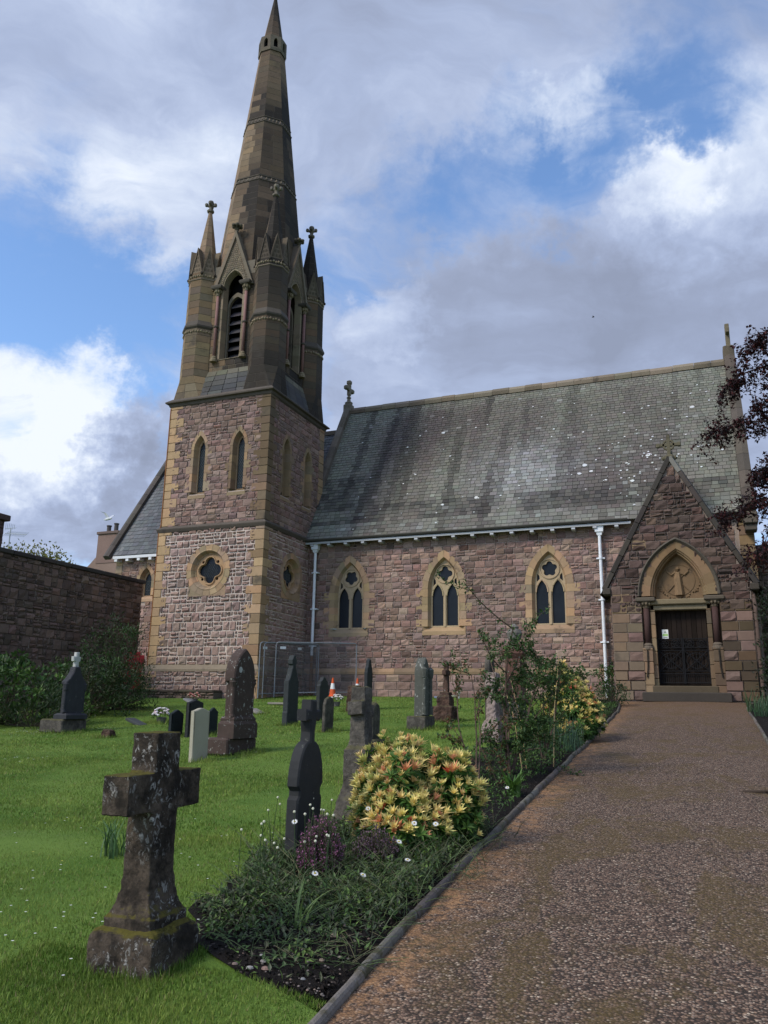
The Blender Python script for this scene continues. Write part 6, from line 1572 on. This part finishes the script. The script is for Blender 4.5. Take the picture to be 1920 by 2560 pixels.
mb = MB(); mb.cbox((-22.7, 11.8, 7.5), (-21.72, 19.74, 7.7), (.075, .05, .048), .02); part(mb, 'cap', M_dark, pier)
mb = MB(); masonry(mb, front(24.3), -21.7, -16.2, 1.2, 2.02, wbr, rough=.03, course=(.14, .2), length=(.25, .5)); mb.box((-21.7, 24.31, 1), (-16.2, 25, 2.0), (.1, .085, .07))
u = -21.7
while u < -16.2: b = min(u+rnd.uniform(.6, 1.), -16.2); mb.cbox((u+.005, 24.24, 2.0), (b-.005, 24.95, 2.09), jit((.075, .06, .045), .25), .02); u = b
tag(mb.build('retaining_wall', M_rubble), 'low mossy stone kerb wall along the foot of the tower', 'wall')
bd = MB()
for k in range(5): bd.cbox((-20.75+k*.2, 24.85, 2.05), (-20.57+k*.2, 24.9, 3.35+.12*(k % 2)), jit((.32, .022, .028), .15), .01)
bd.box((-20.8, 24.83, 2.5), (-19.75, 24.87, 2.62), (.25, .02, .025)); bd.box((-20.8, 24.83, 3.05), (-19.75, 24.87, 3.15), (.25, .02, .025))
tag(bd.build('red_board', M_plain), 'red painted board panel behind the bush at the tower corner', 'board')

# house with chimney
hs = empty('house', (-44.3, 54, 2), 'pink rendered house gable with a chimney stack beyond the boundary wall', 'house')
M_harl = mat('pink_harling', .95, 40, .3, .6, 40, .03, big=(.4, .18)); HC = (.235, .165, .13)
mb = MB(); g0 = -44.3; ev, ap, hw_ = 8.6, 13.9, 5.6
mb.add([(g0-hw_, 50, 1.5), (g0+hw_, 50, 1.5), (g0+hw_, 50, ev), (g0, 50, ap), (g0-hw_, 50, ev)], ((0, 1, 2, 3, 4),), HC)
for x in (g0-hw_, g0+hw_): mb.quad((x, 50, 1.5), (x, 60, 1.5), (x, 60, ev), (x, 50, ev), HC)
part(mb, 'wall', M_harl, hs)
mb = MB()
for s in (-1, 1): slates(mb, Frame((g0+s*(hw_+.2), 50, ev-.15), (0, 1, 0), Vector((-s*hw_-s*.2, 0, ap-ev+.15)).normalized(), Vector((s*(ap-ev), 0, hw_)).normalized()), .02, 10, math.hypot(hw_+.2, ap-ev+.15), lambda u, v: jit((.1, .1, .105), .15), ex=(.3, .3), wd=(.4, .6))
mb.box((g0+1.0, 50.5, 12.9), (g0+1.6, 51.2, 13.1), (.5, .5, .52)); rf = part(mb, 'roof', M_slate, hs)
mb = MB(); mb.box((g0-1.0, 49.96, 12.4), (g0+.98, 51.2, 14.75), (.2, .135, .11)); mb.cbox((g0-1.1, 49.85, 14.75), (g0+1.1, 51.3, 14.98), (.14, .1, .085), .03); part(mb, 'chimney', M_harl, rf)
for x, h in ((-.45, .62), (.28, .75)): t = MB(); t.lathe((g0+x, 50.5, 14.97), [(.2, 0), (.17, .05), (.17, h-.1), (.21, h-.08), (.21, h), (.15, h)], 10, (.07, .062, .06)); part(t, 'chimney_pot', M_dark, rf)
an = MB(); x, y, z = -49.4, 45., 14.5; gm_ = (.35, .38, .4)
an.tube([(x, y, 2), (x, y, z)], .045, gm_, 6); an.tube([(x-.5, y, z-.35), (x+1.7, y, z-.6)], .03, gm_, 5)
for k in range(13): xx = x-.4+k*.17; zz = z-.36-.115*k*.17; an.tube([(xx, y-.25, zz-.22), (xx, y+.25, zz+.22)], .018, gm_, 4)
for k in range(6): an.tube([(x-.55+k*.18, y, z-.1), (x-.55+k*.18, y, z+.5-.04*k)], .018, gm_, 4)
an.tube([(x-.6, y, z+.02), (x+.55, y, z+.02)], .022, gm_, 4)
tag(an.build('aerial', M_metal), 'television aerial on a mast above the boundary wall at the left', 'aerial')
def crown_tree(label, x, y, h, z0, blobs, n, cols, seed, L=.3, name='tree'):
    rnd.seed(seed); root = empty(name, (x, y, z0), label, 'tree'); t, l = MB(), MB()
    t.tube([(0, 0, 0), (.1, 0, h*.35), (0, .1, h*.6)], [.3, .24, .14], (.08, .065, .05), 8)
    for bx, by, bz, br in blobs:
        t.tube([(0, 0, h*.45), (bx*.5, by*.5, (h*.5+bz)/2), (bx, by, bz)], [.12, .08, .03], (.08, .065, .05), 5)
        for i in range(n):
            v = rv(); r_ = br*rnd.random()**.45*(1+.25*math.sin(v.x*7+v.z*5)); p = Vector((bx, by, bz))+Vector((v.x, v.y, v.z*.8))*r_
            leaf(l, p, rv()+Vector((0, 0, .3)), rv(), L*rnd.uniform(.6, 1.2), L*.5, jit(rnd.choice(cols), .3))
    t.build('trunk', M_bark, root); l.build('crown', M_leaf, root)
crown_tree('yellow green tree showing over the top of the boundary wall', -47.3, 46, 11, 2, [(-2.6, 0, 9.6, 2.2), (-.6, .5, 10.1, 1.9), (1.4, 0, 9.4, 1.5), (2.9, 0, 8.6, 1.1), (-4.5, 0, 9.8, 2.2), (3.6, .5, 7.6, .9)], 620, [(.15, .15, .035), (.2, .19, .05), (.1, .11, .03)], 71)

# copper beech overhanging from the right
def beech():
    rnd.seed(81); root = empty('copper_beech', (6.2, 21.5, gz(0, 21.5)), 'copper beech tree with dark purple leaves overhanging the porch from the right', 'tree'); tr, lf = MB(), MB()
    o = Vector(root.location); tr.tube([(0, 0, -.1), (.05, .05, 2.5), (-.1, 0, 6), (0, .1, 10), (.1, 0, 14)], [.42, .34, .28, .2, .08], (.09, .08, .07), 12)
    cols = [(.022, .010, .013), (.034, .012, .016), (.016, .009, .012), (.06, .016, .018), (.09, .022, .02)]
    def spray(P, n, w):
        tr.tube([p-o for p in P], [.05*(1-.8*i/(len(P)-1)) for i in range(len(P))], (.04, .03, .03), 5)
        for i in range(n):
            t = rnd.random()**1.25; k = min(int(t*(len(P)-1)), len(P)-2); f = t*(len(P)-1)-k; c = P[k].lerp(P[k+1], f)
            d = (P[k+1]-P[k]).normalized(); sd_ = Vector((d.y, -d.x, 0)); 
            q = c + sd_*rnd.gauss(0, w*(1.15-.6*t)) + Vector((0, 0, rnd.gauss(-.12, w*.55))) + d*rnd.uniform(-.2, .2)
            m = 9; dd = (rv()+Vector((0, 0, -.25)))*.28
            tr.tube([c-o, c.lerp(q, .6)-o, q-o, q+dd-o], [.008, .006, .004, .002], (.035, .025, .025), 3, cap=False)
            for j in range(m):
                p = q+dd*(j/m)+rv()*.045; leaf(lf, p-o, rv()+Vector((0, 0, -.15)), Vector((rnd.uniform(-.5, .5), rnd.uniform(-.5, .5), 1)), rnd.uniform(.07, .125), rnd.uniform(.05, .085), jit(rnd.choice(cols), .3), .1)
    V = lambda *p: [Vector(q) for q in p]
    limbs = [V((6.2, 21.5, 8), (4, 21.6, 8.6), (2.2, 21.8, 8.9), (1.1, 21.9, 9.05), (.18, 22, 8.8)), V((6.2, 21.5, 6.2), (4, 21.7, 6.9), (2.2, 21.9, 7.0), (1.2, 22, 6.9), (.4, 22, 6.55)),
             V((6.2, 21.5, 9), (4, 21.6, 10.3), (2.2, 21.9, 10.6), (1.2, 22, 10.4), (.75, 22, 10.0)), V((6.2, 21.5, 9.5), (4.2, 21.6, 11), (2.8, 21.8, 11.6), (1.9, 22, 11.45), (1.3, 22, 11.1)),
             V((6.2, 21.5, 6.8), (4.2, 21.5, 8.), (2.8, 21.7, 8.1), (1.8, 21.9, 7.9), (1.3, 22, 7.6)), V((6.2, 21.5, 5), (4, 21.5, 5.9), (2.6, 21.7, 6.1), (1.6, 21.9, 5.9), (.9, 22, 5.4)),
             V((6.2, 21.5, 7.5), (4.2, 21.2, 9.5), (3, 21.5, 9.9), (2.1, 21.8, 9.7), (1.5, 22, 9.4)), V((6.2, 21.5, 10), (5, 21, 12), (3.6, 21.2, 12.6), (2.7, 21.5, 12.4))]
    ns = [300, 320, 260, 280, 320, 280, 300, 260]
    for P, n in zip(limbs, ns): spray(P, n, .34)
    for k in range(46):                                            # rest of the crown, unseen at the right, enlarged to block sky light
        a = rnd.uniform(-1.9, 1.9); rr = rnd.uniform(2.2, 7.5); z = rnd.uniform(5.5, 15); e = Vector((6.0+rr*abs(math.cos(a)), 21.5+rr*math.sin(a), z)) if k % 2 else Vector((rnd.uniform(2.6, 6.), rnd.uniform(13, 20), rnd.uniform(6, 13)))
        spray([Vector((6.2, 21.5, z-1.2)), Vector((6.2, 21.5, z)).lerp(e, .5)+Vector((0, 0, .3)), e], 110, .75)
    tr.build('trunk', M_bark, root); lf.build('crown', M_leaf, root)
beech()

# outbuilding beyond the porch, hill, birds
ob = empty('outbuilding', (6, 29.2, 1.9), 'dark stone outbuilding with a black flat coping right of the church', 'outbuilding')
mb = MB(); masonry(mb, front(29.1), 1.5, 12, 1.8, 6.75, wbr, rough=.04); mb.box((1.5, 29.11, 1.5), (12, 33, 6.8), (.09, .075, .065)); part(mb, 'wall', M_rubble, ob)
mb = MB(); mb.cbox((1.5, 28.95, 6.8), (12.2, 33.2, 7.08), (.03, .028, .027), .04); part(mb, 'coping', M_dark, ob)
def hill():
    vs, fs = [], []; nx, ny = 60, 24
    for j in range(ny+1):
        for i in range(nx+1):
            x = -150+i*14; y = 160+j*18; t = min(1, j/ny*1.35); e = math.exp(-((x-150)/230)**2)
            vs.append((x, y, 1.5+ (74*t**1.1*e) + 6*N3(x*.02, y*.02, 1)*t + 2.5*N3(x*.09, y*.09, 3)*t))
    fs = [(j*(nx+1)+i, j*(nx+1)+i+1, (j+1)*(nx+1)+i+1, (j+1)*(nx+1)+i) for j in range(ny) for i in range(nx)]
    mb = MB(); mb.add(vs, fs, [jit(mixc((.16, .16, .055), (.05, .08, .025), max(0, min(1, .5+1.6*N3(vs[f[0]][0]*.05, vs[f[0]][1]*.05, 2)-(vs[f[0]][2]-50)*.03))), .15) for f in fs])
    return tag(mb.build('hill', M_hill, smooth=True), kind='structure')
M_hill = mat('hillside', .95, .25, .3, 0, big=(.05, .3)); hill()
gl = MB(); g = Vector((-40.1, 45, 14.55)); wc = (.6, .62, .64)
gl.lathe(g, [(.0, 0)]*0 + [(.02, -.02), (.02, .02)], 4, wc)
gl.tube([g+Vector((-.32, 0, -.02)), g+Vector((-.15, 0, 0)), g+Vector((.1, 0, .03)), g+Vector((.34, 0, .06)), g+Vector((.42, 0, .05))], [.03, .09, .1, .06, .015], wc, 8)
for s, q in ((-1, Vector((-.42, -.25, .5))), (1, Vector((.32, .5, .28)))):
    b = g+Vector((.05, 0, .08)); m_ = b+q*.55+Vector((0, 0, .1)); t_ = b+q+Vector((-.18, 0, 0)); ch_ = Vector((.22, 0, .0))
    gl.add([b-ch_*.6, b+ch_*.6, m_+ch_*.5, m_-ch_*.5, t_, b+Vector((0, 0, .03)), m_+Vector((0, 0, .03))], ((0, 1, 2, 3), (3, 2, 4), (0, 5, 6, 3), (5, 1, 2, 6)), (.5, .52, .55))
tag(gl.build('seagull', M_plain), 'seagull in flight just above the chimney', 'bird')
bd = MB(); g = Vector((-9.14, 80, 42.15)); bd.tube([g+Vector((-.14, 0, 0)), g, g+Vector((.15, 0, .02))], [.015, .05, .015], (.03, .03, .035), 6)
for s in (-1, 1): bd.add([g+Vector((-.08, 0, .03)), g+Vector((.1, 0, .03)), g+Vector((0, s*.25, .1)), g+Vector((0, s*.13, .12))], ((0, 1, 2), (0, 2, 3)), (.03, .03, .035))
tag(bd.build('small_bird', M_plain), 'tiny dark bird high in the sky above the roof', 'bird')

# a thing that is one piece needs no empty above it
for r in [o for o in S.objects if o.type == 'EMPTY' and o.parent is None]:
    if len(r.children) == 1 and not r.children[0].children:
        c = r.children[0]; n = r.name.split('.')[0]
        for k in ('label', 'category', 'group', 'kind'):
            if k in r: c[k] = r[k]
        c.parent = None; c.matrix_parent_inverse = Matrix(); c.location = r.location; c.rotation_euler = r.rotation_euler
        bpy.data.objects.remove(r); c.name = n; c.data.name = n
